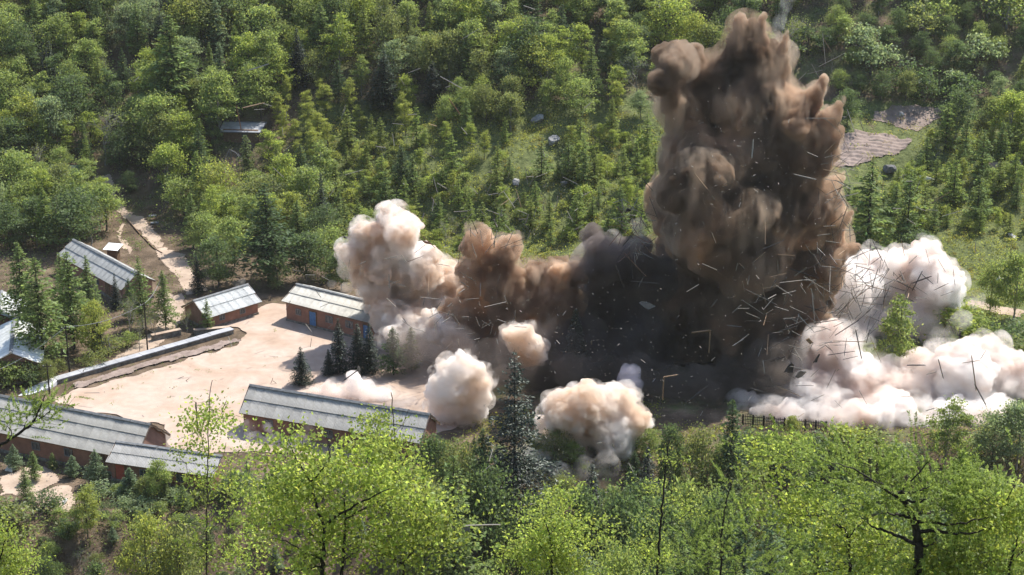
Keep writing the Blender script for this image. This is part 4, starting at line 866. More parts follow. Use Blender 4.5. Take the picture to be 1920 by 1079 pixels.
def near_tree(name, label, Y, limbs, blobs, nclu, style, tone, seed, cat='tree', bark='dark_bark', depth=1.6, lsize=.11, trunk_r=.11, nleaf=14):
    """limbs: polylines of photo pixels (the first one is the trunk); blobs: (px, py, rx, ry) leaf regions; all at about distance Y with depth spread"""
    r = np.random.default_rng(seed); base = None; paths = []; nodes = []
    m_px = Y / CP / FPX * 1.02
    for k, lm in enumerate(limbs):
        w = lm[0] if isinstance(lm[0], (int, float)) else 1.0; pts = lm[1:] if isinstance(lm[0], (int, float)) else lm
        dz = 0 if k == 0 else r.uniform(-.8, .8) * depth * .5
        P = np.array([at(px, py, Y + (0 if i == 0 else dz * i / (len(pts) - 1))) for i, (px, py) in enumerate(pts)])
        if k == 0:
            g = P[0].copy(); g[1] += .2; g[2] = float(H(g[0], g[1])) - .4; mid = (g + P[0]) / 2; P = np.vstack([g, mid, P]); base = np.array([g[0], g[1], g[2] + .4])
        C = curve(P, 6); C += r.normal(0, .015, C.shape); R = np.linspace(1, .18, len(C)) ** .8 * trunk_r * w * (1 if k == 0 else .5)
        paths.append((C, np.maximum(R, .008))); nodes.append(C[len(C) // 3:] if k else C[len(C) // 2:])
    nodes = np.concatenate(nodes)
    b = np.array(blobs, float); area = b[:, 2] * b[:, 3]; pick = r.choice(len(b), nclu, p=area / area.sum())
    d = norm(r.normal(size=(nclu, 3))) * (r.random(nclu)[:, None] ** .4)
    bg = 9 if style != 'needle' else 5                                # clusters gather on flat boughs
    nb = nclu // bg; bc = at(b[pick[:nb], 0] + d[:nb, 0] * b[pick[:nb], 2], b[pick[:nb], 1] + d[:nb, 1] * b[pick[:nb], 3], Y + .1 + d[:nb, 2] * depth * .7 + np.abs(d[:nb, 2]) * depth)
    K = np.repeat(bc, bg, 0); nclu = len(K); K = K + r.normal(size=(nclu, 3)) * lsize * np.array([3.0, 3.0, .9]) * (1 if style != 'needle' else 1.5)
    pool = list(nodes[::2]); wood = len(pool); order = np.argsort([((nodes - c) ** 2).sum(1).min() for c in K])   # twigs grow outward, each from the nearest wood
    A_ = np.empty((wood + 2 * nclu, 3)); A_[:wood] = np.array(pool); na = wood
    for q in order:
        c = K[q]; e = A_[:na] - c; s0 = A_[np.argmin((e ** 2).sum(1) + np.maximum(e[:, 2], 0) ** 2 * 2)].copy(); L = np.linalg.norm(c - s0); mid = s0 * .5 + c * .5 + r.normal(0, .06 * L, 3)
        paths.append((np.array([s0, mid, c]), np.array([.005 + .006 * min(L, 2), .004 + .003 * min(L, 2), .003]))); A_[na] = c; A_[na + 1] = mid; na += 2
    o = np.array([base[0], base[1], base[2]])
    V, F, c4 = tube_arrays([(P - o, R) for P, R in paths], 5)
    root = tag(empty(name, o), label, cat, 'trees close to the camera')
    link('trunk', mesh_np('trunk', V, F, c4, True), M[bark], root)
    if style in ('leaf', 'maple'):
        ix = np.repeat(np.arange(nclu), nleaf); n = len(ix); sp = lsize * (1.9 if style == 'maple' else 1.6)
        C = K[ix] + r.normal(size=(n, 3)) * sp * np.array([1.2, 1.2, .75])
        A = norm(r.normal(size=(n, 3)) * np.array([1, 1, .5]) + np.array([0, 0, -.75])); Nn = norm(r.normal(size=(n, 3)) * .8 + np.array([0, -.1, .9]))
        L = lsize * r.uniform(.6, 1.3, n); Q = leaves(C - o, A, Nn, L, L * (.85 if style == 'maple' else .7), .18)
        ct = (np.repeat(np.clip(r.normal(1, .2, nb), .5, 1.4), bg) * r.normal(1, .07, nclu))[ix]
        tn = (ct * np.clip(r.normal(1, .14, n), .6, 1.5))[:, None] * np.stack([r.normal(1, .06, n), np.ones(n), r.normal(1, .1, n)], 1)
        mat = M['leaf']
    else:                                                            # feathery needle sprays: short twigs set with tufts
        Cs, As, Ns, tn = [], [], [], []
        for c in K:
            ln = r.uniform(.4, 1.05); ow = c - nodes[np.argmin(((nodes - c) ** 2).sum(1))]; d0 = norm(norm(ow * np.array([1, 1, .3])) * .8 + np.array([0, 0, r.uniform(.0, .65)]) + r.normal(0, .3, 3)); nt = int(ln * 80)
            s = r.uniform(0, 1, nt); P = c + d0 * (s * ln)[:, None] + r.normal(0, .016, (nt, 3)); P[:, 2] -= .08 * s * s * ln
            Cs.append(P); As.append(d0 * .5 + r.normal(0, .75, (nt, 3))); Ns.append(r.normal(0, .6, (nt, 3)) + np.array([0, 0, .9])); tn.append(np.full(nt, r.normal(1, .13)))
        C = np.concatenate(Cs); n = len(C); L = lsize * r.uniform(.6, 1.25, n); Q = leaves(C - o, np.concatenate(As), np.concatenate(Ns), L, L * .30, .05)
        tn = (np.concatenate(tn) * np.clip(r.normal(1, .16, n), .6, 1.5))[:, None] * np.ones(3); mat = M['needle']
    cr = link('crown', quads_mesh('crown', Q, tn), mat, root); cr.color = (*TONES[tone], 1)
    return root

near_tree('maple_tree', 'large bright maple with dark forked trunk at the bottom left of centre', 45, [
    [(604, 1090), (607, 1030), (608, 985)], [.8, (608, 985), (592, 940), (580, 900), (556, 862), (538, 820)], [.8, (608, 985), (640, 962), (690, 935), (730, 915)], [.9, (640, 1090), (645, 1030), (648, 975), (645, 925)], [.5, (580, 905), (605, 880), (618, 850), (612, 815)],
    [.5, (604, 1050), (570, 1035), (535, 1015), (500, 1010)], [.5, (604, 1062), (560, 1070), (520, 1068), (484, 1072)], [.5, (648, 975), (690, 950), (735, 930)], [.4, (604, 1020), (580, 1000), (560, 1002)], [.5, (645, 1050), (680, 1030), (720, 1022)], [.6, (757, 1090), (758, 1055), (775, 1035), (800, 1005)], [.5, (757, 1060), (735, 1045), (718, 1040)]],
    [(660, 880, 175, 62), (575, 860, 70, 50), (720, 950, 150, 90), (600, 1010, 125, 80), (800, 980, 85, 60), (620, 815, 70, 25), (540, 930, 60, 70), (760, 1050, 110, 50), (560, 830, 30, 22), (700, 830, 50, 28)], 820, 'maple', 'lime', 101, trunk_r=.115, lsize=.122, nleaf=12, depth=2.0)
near_tree('aspen_tree', 'slender bright aspen rising over the yard left of the maple', 50, [
    [(388, 1090), (388, 980), (389, 880), (392, 790), (397, 712)], [.5, (388, 1040), (410, 1000), (420, 975)], [.4, (388, 960), (365, 930), (355, 900), (350, 870)], [.4, (389, 900), (410, 870), (425, 830)], [.4, (389, 860), (372, 800), (365, 760)], [.4, (390, 820), (412, 780), (425, 750)], [.4, (388, 1000), (430, 960), (455, 930)]],
    [(398, 715, 14, 30), (375, 770, 30, 40), (410, 790, 38, 45), (418, 860, 50, 50), (375, 830, 26, 30), (430, 920, 50, 50), (455, 860, 26, 30), (395, 980, 60, 50), (450, 1010, 60, 55), (380, 1050, 50, 30), (360, 880, 24, 40), (440, 1060, 60, 30)], 330, 'leaf', 'lime', 103, bark='bark', lsize=.115, trunk_r=.036, nleaf=9, depth=1.2)
near_tree('aspen_tree', 'thin bright sapling behind the maple in front of the shed roof', 52, [
    [(742, 1010), (741, 930), (740, 840), (734, 735)], [.5, (741, 900), (760, 860), (772, 820)], [.5, (741, 880), (720, 840), (700, 790)], [.5, (740, 850), (755, 800), (765, 770)]],
    [(735, 755, 15, 28), (708, 800, 32, 35), (750, 800, 30, 40), (735, 850, 55, 40), (690, 850, 28, 24), (770, 850, 24, 36), (740, 920, 60, 40)], 290, 'leaf', 'lime', 104, bark='bark', lsize=.10, trunk_r=.05, nleaf=10, depth=1.0)
near_tree('maple_tree', 'rounded lime maple at the bottom centre', 55, [
    [(1034, 1090), (1035, 1040), (1030, 1005), (1020, 970)], [.5, (1035, 1050), (1060, 1010), (1080, 985)], [.5, (1034, 1060), (1010, 1020), (985, 1000)], [.4, (1030, 1005), (1050, 975), (1058, 950)]],
    [(1040, 945, 38, 22), (1010, 985, 70, 35), (1075, 1000, 70, 40), (1010, 1045, 75, 40), (1080, 1060, 60, 30), (1130, 985, 26, 12), (975, 1050, 40, 40)], 460, 'leaf', 'lime', 105, lsize=.12, trunk_r=.06, nleaf=12, depth=1.8)
near_tree('larch_tree', 'thin bright larch leader standing up at the bottom centre right', 45, [
    [(1232, 1085), (1238, 1000), (1243, 930), (1250, 850), (1256, 826)], [.5, (1240, 965), (1215, 945), (1192, 932)], [.5, (1241, 950), (1272, 938), (1298, 920)], [.5, (1240, 985), (1275, 975), (1300, 950)], [.4, (1246, 900), (1262, 890), (1270, 880)]],
    [(1252, 880, 9, 40), (1230, 925, 10, 22), (1205, 940, 18, 10), (1282, 930, 20, 10), (1285, 955, 24, 12), (1230, 990, 50, 20), (1220, 1040, 60, 30)], 90, 'leaf', 'lime', 106, lsize=.075, trunk_r=.05, nleaf=14, depth=.7)
near_tree('maple_tree', 'spreading lime maple with thin dark limbs, left of the forked larch', 38, [
    [(1593, 1090), (1592, 1040), (1590, 1005), (1576, 985)], [.7, (1580, 995), (1562, 975), (1535, 945), (1500, 905), (1475, 880)], [.6, (1545, 970), (1500, 966), (1468, 962)], [.6, (1590, 1010), (1606, 990), (1625, 975), (1655, 960)], [.5, (1592, 1055), (1560, 1070), (1500, 1078), (1440, 1080)], [.4, (1576, 985), (1582, 960), (1592, 945)], [.4, (1610, 988), (1640, 1000), (1660, 1010)]],
    [(1448, 850, 34, 24), (1470, 890, 28, 36), (1500, 930, 36, 20), (1560, 940, 70, 18), (1610, 985, 70, 20), (1540, 1000, 55, 24), (1620, 1030, 70, 28), (1480, 955, 34, 12), (1590, 1065, 60, 16)], 330, 'maple', 'lime', 107, lsize=.105, trunk_r=.06, nleaf=12, depth=1.3)
near_tree('larch_tree', 'forked dark larch trunk with spreading feathery boughs, bottom right', 36, [
    [(1722, 1046), (1720, 1010), (1714, 975), (1703, 950), (1690, 938), (1665, 922)], [.8, (1721, 1000), (1755, 996), (1800, 1002), (1848, 992)], [.75, (1716, 982), (1745, 979), (1790, 984), (1848, 972)], [.6, (1711, 962), (1735, 962), (1752, 960)], [.6, (1692, 940), (1718, 940), (1742, 937)], [.8, (1718, 1020), (1690, 1008), (1655, 994), (1630, 985)], [.6, (1706, 972), (1680, 966), (1662, 962)], [.6, (1672, 926), (1715, 922), (1745, 912)], [.6, (1722, 1025), (1742, 1022), (1752, 1018)],
    [.4, (1690, 938), (1660, 910), (1610, 895)], [.4, (1680, 930), (1720, 890), (1745, 862)], [.4, (1848, 972), (1880, 950), (1905, 900)], [.4, (1665, 922), (1600, 880), (1560, 870)]],
    [(1620, 900, 90, 26), (1720, 895, 90, 26), (1560, 880, 60, 16), (1800, 930, 90, 34), (1740, 945, 80, 14), (1660, 950, 60, 18), (1860, 960, 60, 40), (1760, 1030, 90, 26), (1650, 1040, 60, 20), (1900, 910, 30, 40), (1500, 870, 50, 16)], 620, 'needle', 'lime', 108, lsize=.095, trunk_r=.13, depth=1.5)
near_tree('larch_tree', 'soft pale larch boughs filling the bottom right of centre', 58, [
    [(1352, 1090), (1352, 1020), (1360, 950), (1372, 905)], [.5, (1352, 1040), (1400, 1020), (1440, 985)], [.5, (1352, 1050), (1310, 1035), (1280, 1000)]],
    [(1370, 930, 36, 34), (1400, 985, 70, 40), (1330, 1000, 60, 34), (1300, 1050, 90, 30), (1440, 1040, 80, 40)], 300, 'needle', 'lime', 109, lsize=.10, trunk_r=.06, depth=2.0)
near_tree('maple_tree', 'lime maple in the bottom right corner with a bent dark limb', 36, [
    [(1890, 1090), (1892, 1062), (1900, 1040), (1908, 1008)], [.6, (1890, 1072), (1860, 1070), (1846, 1060)], [.6, (1895, 1055), (1918, 1035), (1940, 1030)]],
    [(1880, 965, 55, 34), (1830, 1040, 70, 30), (1740, 1068, 90, 16), (1905, 1040, 40, 40), (1900, 930, 26, 24)], 300, 'maple', 'lime', 110, lsize=.10, trunk_r=.055, nleaf=12, depth=1.2)
near_tree('larch_tree', 'bright lime tree in the bottom left corner', 48, [[(-8, 1100), (0, 1050), (10, 1010)], [.5, (0, 1060), (20, 1040), (36, 1040)]],
    [(8, 1020, 24, 36), (22, 1060, 34, 26), (0, 990, 14, 16), (44, 1050, 14, 8)], 240, 'leaf', 'lime', 111, lsize=.09, trunk_r=.06, nleaf=12, depth=1.2)
near_tree('larch_tree', 'dark larch bough reaching in from the left edge over the longest roof', 60, [
    [(-60, 1000), (-45, 900), (-15, 848), (22, 822), (58, 796), (74, 768), (84, 742)], [.5, (22, 822), (20, 806), (8, 796)], [.5, (60, 794), (85, 778), (104, 766)], [.4, (40, 812), (50, 790), (46, 775)]],
    [(82, 758, 16, 16), (92, 778, 18, 10), (62, 780, 22, 12), (35, 792, 30, 10), (8, 800, 22, 14), (70, 765, 20, 10), (14, 780, 16, 8)], 100, 'needle', 'lime', 112, lsize=.10, trunk_r=.10, depth=.7)

# ------------------------------------------------------------------ dust
def hash3(i, j, k, s):
    n = (i * 73856093) ^ (j * 19349663) ^ (k * 83492791) ^ (s * 2654435)
    n = n & 0x7fffffff; n = ((n ^ (n >> 13)) * 1274126177) & 0x7fffffff
    n = ((n ^ (n >> 16)) * 668265263) & 0x7fffffff
    return ((n ^ (n >> 15)) & 0xffffff) / 0x1000000

def worley(p, s):
    b = np.floor(p).astype(np.int64); f = np.full(len(p), 9.)
    for dx in (-1, 0, 1):
        for dy in (-1, 0, 1):
            for dz in (-1, 0, 1):
                c = b + np.array([dx, dy, dz]); q = np.stack([hash3(c[:, 0], c[:, 1], c[:, 2], s + t) for t in (1, 2, 3)], 1) + c
                f = np.minimum(f, ((q - p) ** 2).sum(1))
    return np.sqrt(f)

def remeshed(o, me, vox):
    o.data = me; md = o.modifiers.new('remesh', 'REMESH'); md.mode = 'VOXEL'; md.voxel_size = vox
    me2 = bpy.data.meshes.new_from_object(o.evaluated_get(bpy.context.evaluated_depsgraph_get()))
    o.modifiers.clear(); o.data = me2; bpy.data.meshes.remove(me); return me2

def dust(name, label, cat, Y, spheres, vox, billows, mat, seed=0, jit=2.0, caps=()):
    """one closed billowing body: spheres (px, py, r px[, dY]) and tapering jets (x0, y0, r0, x1, y1, r1), swollen by several sizes of billow"""
    r = np.random.default_rng(seed + 900); S = []
    for s in spheres:
        y = Y + (s[3] if len(s) > 3 else r.uniform(-jit, jit)); c = at(s[0], s[1], y); S.append((c, s[2] * proj(c)[2] / FPX))
    for x0, y0, r0, x1, y1, r1 in caps:
        ya, yb = Y + r.uniform(-jit, jit), Y + r.uniform(-jit, jit)
        for t in np.linspace(0, 1, 9):
            c = at(x0 + (x1 - x0) * t, y0 + (y1 - y0) * t, ya + (yb - ya) * t); S.append((c, (r0 + (r1 - r0) * t) * proj(c)[2] / FPX))
    bm = bmesh.new()
    for c, rad in S: bmesh.ops.create_icosphere(bm, subdivisions=3, radius=float(rad), matrix=Matrix.Translation(Vector(c)))
    me = bpy.data.meshes.new(name); bm.to_mesh(me); bm.free()
    o = link(name, me); me = remeshed(o, me, vox)
    fr = [k for k in MF if MD[k] == mat]
    if fr:
        f = me.copy(); n = len(f.vertices); co = np.empty(n * 3, np.float32); nn = np.empty(n * 3, np.float32); f.vertices.foreach_get('co', co); f.vertex_normals.foreach_get('vector', nn)
        p = co.reshape(-1, 3).astype(float); A = billows[0][1] * (1.35 if fr[0] == 'white' else 1); p += nn.reshape(-1, 3) * (A * (.18 + 1.5 * (.60 - worley(p / billows[0][0] / .8 + 3.1, seed + 77))))[:, None]
        f.vertices.foreach_set('co', p.astype(np.float32).ravel()); f.update(); fo = link('fringe', f); f = remeshed(fo, f, vox * 2.2); f.materials.clear(); f.materials.append(MF[fr[0]]); fo.parent = o
    for i, (sc_, am) in enumerate(billows):
        n = len(me.vertices); co = np.empty(n * 3, np.float32); nn = np.empty(n * 3, np.float32)
        me.vertices.foreach_get('co', co); me.vertex_normals.foreach_get('vector', nn)
        p = co.reshape(-1, 3).astype(float); d = worley(p / sc_ + 7.3 * i, seed + 10 * i)
        p = p + nn.reshape(-1, 3) * ((.55 - d) * am)[:, None]
        me.vertices.foreach_set('co', p.astype(np.float32).ravel()); me.update()
        me = remeshed(o, me, vox)
    me.materials.clear(); me.materials.append(mat); me.name = name
    me.polygons.foreach_set('use_smooth', np.ones(len(me.polygons), bool))
    return tag(o, label, cat, 'dust thrown up by the blasts', 'thing')

MD = {
    'column': mat_dust('brown_dust', (.22, .148, .10), (.84, .70, .565), 5.5, .5, .13, .42, .02, (.39, .57), 8, .5),
    'dark': mat_dust('dark_dust', (.20, .165, .155), (.46, .40, .38), 2.6, .35, .16, .40, .02, (.38, .62), 8),
    'tan': mat_dust('tan_dust', (.85, .73, .62), (.98, .96, .945), 5.5, .3, .20, .5, .03, (.38, .62), 8),
    'brown2': mat_dust('reddish_brown_dust', (.44, .31, .22), (.86, .73, .60), 4.6, .45, .2, .5, .03, (.38, .62), 8, .55),
    'puff': mat_dust('cream_dust', (.92, .815, .705), (.988, .97, .955), 4.6, .3, .22, .55, .02, (.38, .62), 8),
    'white': mat_dust('white_dust', (.91, .82, .765), (.99, .972, .958), 3.8, .3, .14, .40, .02, (.38, .62), 8),
    'lavender': mat_dust('grey_lilac_dust', (.62, .60, .66), (.80, .78, .84), 1.2, .3, .2, .5, .05),
    'lowdark': mat_dust('low_shade_tinted_smoke', (.17, .14, .12), (.33, .285, .25), .8, .3, .14, .45, .03, (.38, .62)),  # low smoke with the shade of the plume put into its colour
    'veil': mat_dust('thin_shade_tinted_veil', (.16, .14, .135), (.34, .29, .27), .24, .3, .12, .25, .02, (.40, .68)),  # thin dust between the puffs, its shade mixed into the dark colour
    'light_veil': mat_dust('thin_pale_veil', (.88, .82, .77), (.95, .92, .90), .45, .3, .12, .40, .0, (.42, .68)),
    'steam': mat_dust('pale_steam', (.92, .92, .90), (.97, .97, .96), .16, .3, .2, .5, .0, (.40, .66)),
}
MF = {
    'column': mat_dust('brown_dust_fringe', (.50, .37, .27), (.84, .71, .58), .8, .5, .10, .6, .0, (.44, .68), 8, .4),
    'dark': mat_dust('dark_dust_fringe', (.25, .21, .20), (.5, .44, .42), .8, .35, .16, .6, .0, (.44, .68), 8),
    'tan': mat_dust('tan_dust_fringe', (.88, .78, .68), (.98, .96, .945), 1.2, .3, .20, .8, .0, (.44, .68), 8),
    'brown2': mat_dust('reddish_brown_dust_fringe', (.55, .41, .31), (.88, .76, .64), 1.1, .45, .2, .8, .0, (.44, .68), 8, .45),
    'puff': mat_dust('cream_dust_fringe', (.90, .80, .70), (.988, .97, .955), 1.2, .3, .22, .9, .0, (.44, .68), 8),
    'white': mat_dust('white_dust_fringe', (.92, .86, .82), (.99, .975, .965), .8, .3, .14, .55, .0, (.44, .68), 8),
}
B3 = [(6, 2.0), (2.6, 1.0), (1.1, .45)]
dust('dust_column', 'towering dark brown column of dust and smoke', 'dust column', 203, [
    (1392, 92, 34, 0), (1425, 118, 44, 0), (1356, 150, 46, 0), (1398, 58, 14, 0), (1416, 66, 15, 0), (1440, 84, 14, 0), (1384, 78, 14, 0), (1265, 118, 34, -3), (1248, 150, 26, -4), (1300, 140, 44), (1262, 190, 34, -2), (1290, 205, 48), (1452, 140, 22), (1458, 178, 20), (1380, 195, 80), (1440, 230, 78), (1330, 230, 50),
    (1305, 300, 62), (1400, 310, 105), (1490, 310, 70), (1530, 270, 34), (1285, 390, 66), (1380, 430, 125), (1500, 420, 88), (1545, 400, 44), (1290, 490, 72), (1400, 550, 145), (1520, 500, 62), (1310, 600, 88), (1420, 650, 105), (1490, 610, 66), (1350, 690, 66),
    (1325, 335, 48, -8), (1270, 360, 36, -7), (1410, 395, 42, -9), (1370, 410, 40, -9), (1400, 480, 70, -7), (1320, 440, 50, -7)], .22, [(6, 2.2), (2.6, 1.35), (1.15, .85), (.6, .4)], MD['column'], 1, 3.0,
    caps=[(1450, 200, 36, 1462, 110, 16)])
dust('dust_jet', 'small brown jet bursting from the left shoulder of the column', 'dust jet', 200, [], .12, [(2.0, .6), (.9, .4)], MD['brown2'], 61, .5, caps=[(1290, 285, 34, 1246, 262, 8), (1310, 260, 30, 1288, 232, 5)])
dust('dust_jet', 'fan of brown dust fingers along the right edge of the column', 'dust jet', 199, [], .12, [(2.0, .6), (.9, .45)], MD['brown2'], 63, 1.5, caps=[(1520, 400, 34, 1584, 322, 5), (1530, 450, 34, 1604, 392, 5), (1530, 500, 34, 1606, 462, 6), (1490, 240, 26, 1512, 186, 5)])
JB = [(2.4, .7), (1.1, .5), (.5, .22)]
dust('dust_jet', 'upper pointed jet of brown dust at the right shoulder of the column', 'dust jet', 200, [], .12, JB, MD['brown2'], 41, .5, caps=[(1436, 275, 52, 1500, 208, 32), (1500, 208, 32, 1532, 172, 15), (1532, 172, 15, 1548, 146, 3), (1480, 250, 30, 1524, 214, 8)])
dust('dust_jet', 'lower pointed jet of brown dust at the right shoulder of the column', 'dust jet', 199, [], .12, JB, MD['brown2'], 43, .5, caps=[(1450, 325, 50, 1524, 252, 34), (1524, 252, 34, 1560, 216, 15), (1560, 216, 15, 1580, 188, 3), (1520, 305, 36, 1574, 246, 8)])
dust('dust_jet', 'pointed wisp of brown dust at the very top of the column', 'dust jet', 203, [], .12, JB, MD['brown2'], 45, .5, caps=[(1400, 90, 30, 1386, 20, 3), (1440, 150, 26, 1476, 60, 3), (1420, 90, 24, 1432, 26, 3)])
dust('smoke_mass', 'dark charcoal smoke rolling left from the foot of the column', 'smoke', 203, [
    (1130, 485, 44), (1165, 535, 58), (1210, 560, 62), (1100, 560, 44), (1145, 620, 70), (1220, 640, 72), (1085, 640, 46), (1110, 450, 18), (1060, 610, 36), (1190, 480, 36), (1230, 520, 50)], .22, B3, MD['dark'], 3, 3)
dust('dust_plume', 'pale tan cauliflower plume leaning left above the brick shed', 'dust plume', 207, [
    (735, 408, 24), (765, 420, 20), (722, 392, 12), (750, 440, 30), (690, 455, 38), (668, 470, 26), (705, 490, 40), (680, 520, 26), (745, 500, 44), (790, 500, 38), (830, 525, 40), (770, 550, 52), (835, 560, 42), (730, 570, 36), (702, 542, 28), (780, 590, 36), (738, 600, 26), (668, 500, 20), (770, 620, 36, -5), (722, 590, 26, -4), (810, 632, 42, -6), (850, 650, 40, -7), (740, 630, 22, -7)], .13, [(3.4, 1.5), (1.5, 1.05), (.75, .65), (.42, .28)], MD['tan'], 5, 2)
dust('dust_plume', 'brown pointed plume bristling with planks, right of the pale one', 'dust plume', 203, [
    (905, 452, 24), (948, 470, 26), (900, 510, 36), (940, 530, 40), (900, 570, 40), (955, 580, 44), (880, 620, 40), (925, 640, 46), (862, 590, 30)], .15, [(3.4, 1.3), (1.5, .95), (.75, .6)], MD['brown2'], 7, 2, caps=[(920, 480, 24, 898, 426, 8), (945, 480, 24, 968, 448, 8), (890, 470, 20, 880, 432, 7)])
dust('dust_plume', 'low dark brown billows between the pointed plume and the dark smoke', 'dust plume', 202, [
    (1008, 515, 24), (1045, 512, 28), (1085, 510, 22), (1000, 560, 34), (1055, 560, 38), (975, 595, 30), (1035, 615, 40)], .15, [(3, 1.3), (1.3, .95), (.7, .6)], MD['brown2'], 9, 2)
dust('dust_puff', 'round cream puff left of the big ragged spruce', 'dust puff', 184, [
    (864, 712, 44), (840, 730, 36), (892, 726, 32), (862, 762, 40), (842, 694, 24), (828, 762, 26), (886, 700, 24), (880, 758, 28), (846, 785, 24), (822, 738, 20), (905, 742, 20), (866, 684, 20)], .11, [(2.4, 1.2), (1.1, .85), (.55, .45)], MD['puff'], 11, 1)
dust('dust_puff', 'small white puff above the tip of the big ragged spruce', 'dust puff', 190, [
    (962, 628, 18), (985, 624, 16), (1000, 650, 22), (985, 664, 22), (970, 642, 16), (1010, 668, 14)], .11, [(2, .9), (.9, .6), (.45, .35)], MD['puff'], 13, 1)
dust('dust_puff', 'big bright white puff right of the ragged spruce', 'dust puff', 177, [
    (1060, 775, 42), (1100, 758, 40), (1150, 768, 46), (1186, 790, 32), (1090, 818, 58), (1150, 815, 48), (1050, 828, 40), (1042, 865, 30), (1105, 862, 30), (1030, 800, 22)], .115, [(2.8, 1.3), (1.2, .95), (.58, .5)], MD['puff'], 15, 1.5)
dust('dust_puff', 'small lilac grey puff in the shade above the big white one', 'dust puff', 184, [(1180, 705, 22), (1186, 722, 18), (1172, 715, 16)], .12, [(2, .8), (.9, .4)], MD['lavender'], 17, 1)
dust('dust_puff', 'grey and white puffs rolling at the feet of the yard spruces', 'dust puff', 190, [
    (620, 728, 16), (600, 742, 16), (642, 738, 18), (664, 706, 13), (660, 730, 20), (690, 735, 20), (720, 745, 20), (745, 758, 18), (580, 748, 10)], .11, [(2, .8), (.9, .45), (.45, .2)], MD['white'], 19, 1)
dust('dust_surge', 'long white surge of dust rolling right along the road', 'dust surge', 191, [
    (1400, 770, 30), (1450, 776, 32), (1530, 745, 50), (1500, 788, 32), (1590, 730, 62), (1600, 778, 42), (1660, 740, 66), (1680, 784, 38), (1740, 730, 66), (1800, 700, 56), (1850, 690, 58), (1890, 720, 52), (1780, 768, 44), (1840, 766, 44), (1910, 770, 44), (1955, 745, 44), (1560, 660, 48), (1610, 706, 44), (1350, 760, 28), (1990, 770, 50), (1640, 800, 28), (1560, 796, 28), (1470, 740, 32), (1510, 700, 34), (1720, 800, 26), (1790, 800, 22), (1870, 800, 24),
    (1385, 782, 24, -3), (1430, 786, 32, -5), (1480, 788, 34, -6), (1535, 786, 36, -6), (1590, 790, 36, -7), (1645, 790, 38, -7), (1700, 790, 36, -7), (1755, 788, 34, -6), (1815, 786, 36, -6), (1880, 786, 36, -6), (1660, 770, 44, -4), (1560, 765, 40, -3)], .18, [(4, 1.6), (1.8, 1.2), (.85, .75)], MD['white'], 21, 3)
dust('dust_cloud', 'white dust cloud behind the fresh green tree, full of flying planks', 'dust cloud', 210, [
    (1640, 525, 50), (1700, 512, 46), (1740, 495, 36), (1762, 540, 46), (1700, 565, 52), (1620, 585, 52), (1740, 600, 42), (1660, 615, 46), (1590, 630, 46), (1790, 525, 22), (1730, 467, 17), (1560, 580, 44), (1600, 545, 38), (1590, 505, 24), (1780, 565, 24), (1540, 640, 40)], .17, [(3.6, 1.4), (1.5, 1.1), (.75, .7)], MD['white'], 23, 3)
dust('dust_cloud', 'tan dust bursting from the front wall of the grey roofed shed', 'dust cloud', 177.5, [
    (480, 826, 16), (500, 800, 13), (520, 830, 24), (560, 828, 24), (600, 835, 26), (645, 838, 26), (690, 842, 24), (470, 806, 14), (640, 800, 14), (580, 800, 14)], .13, [(2, .9), (.9, .45)], MD['light_veil'], 25, .8)
dust('dust_cloud', 'tan dust drifting in front of the gable of the longest shed', 'dust cloud', 177, [(350, 835, 22), (390, 830, 24), (320, 825, 16), (430, 838, 24)], .15, [(2, .8), (.9, .4)], MD['light_veil'], 27, .8)
dust('smoke_veil', 'thin dust, coloured dark for the shade, hanging under the plumes between the spruces and the column', 'smoke', 193, [(980, 660, 60), (1050, 650, 60), (1120, 680, 60), (1180, 720, 60), (1000, 780, 40), 
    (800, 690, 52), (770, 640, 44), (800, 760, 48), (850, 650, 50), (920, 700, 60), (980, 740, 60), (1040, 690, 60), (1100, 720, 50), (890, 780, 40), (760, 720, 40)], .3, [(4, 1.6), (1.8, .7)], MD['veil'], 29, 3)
dust('smoke_mass', 'brownish smoke coloured darker for the shade, low in front of the column foot', 'smoke', 191, [(1250, 725, 46), (1320, 730, 52), (1290, 768, 34), (1370, 720, 50), (1225, 765, 34), (1440, 690, 50), (1200, 700, 44), (1130, 700, 44), (1070, 690, 40), (1010, 700, 36), (950, 720, 36), (1400, 760, 30), (1480, 670, 40)], .2, B3, MD['lowdark'], 31, 2)
dust('dust_cloud', 'low pale dust drifting across the yard behind the grey roofed shed', 'dust cloud', 189, [(560, 752, 14), (610, 748, 22), (660, 748, 24), (710, 756, 26), (760, 765, 28), (800, 780, 26), (730, 735, 20)], .2, [(2.4, .9), (1.1, .45)], MD['light_veil'], 47, 1)
dust('dust_cloud', 'thin tan dust sinking under the big white puff', 'dust cloud', 172, [(1010, 870, 24), (1050, 890, 26), (1100, 885, 28), (1140, 870, 26), (980, 850, 20)], .2, [(2.0, .8), (.9, .4)], MD['light_veil'], 49, 1)
dust('dust_cloud', 'thin pink dust hanging over the white surge by the green tree', 'dust cloud', 200, [(1560, 640, 30), (1610, 650, 30), (1770, 640, 28), (1800, 600, 22), (1830, 560, 18)], .22, [(2.4, .9), (1.1, .45)], MD['light_veil'], 51, 2)
dust('steam_wisp', 'thin pale steam trailing up from the column top', 'steam', 226, [], .16, [(2.4, .9), (1.0, .45)], MD['steam'], 33, 1, caps=[(1452, 78, 11, 1466, 30, 12), (1466, 30, 12, 1484, -25, 18)])
dust('steam_wisp', 'thin pale dust rising behind the ridge of the brick shed', 'steam', 221, [(620, 532, 10), (650, 540, 12), (680, 548, 14), (585, 525, 7)], .16, [(2, .8), (.9, .4)], MD['light_veil'], 35, 1)
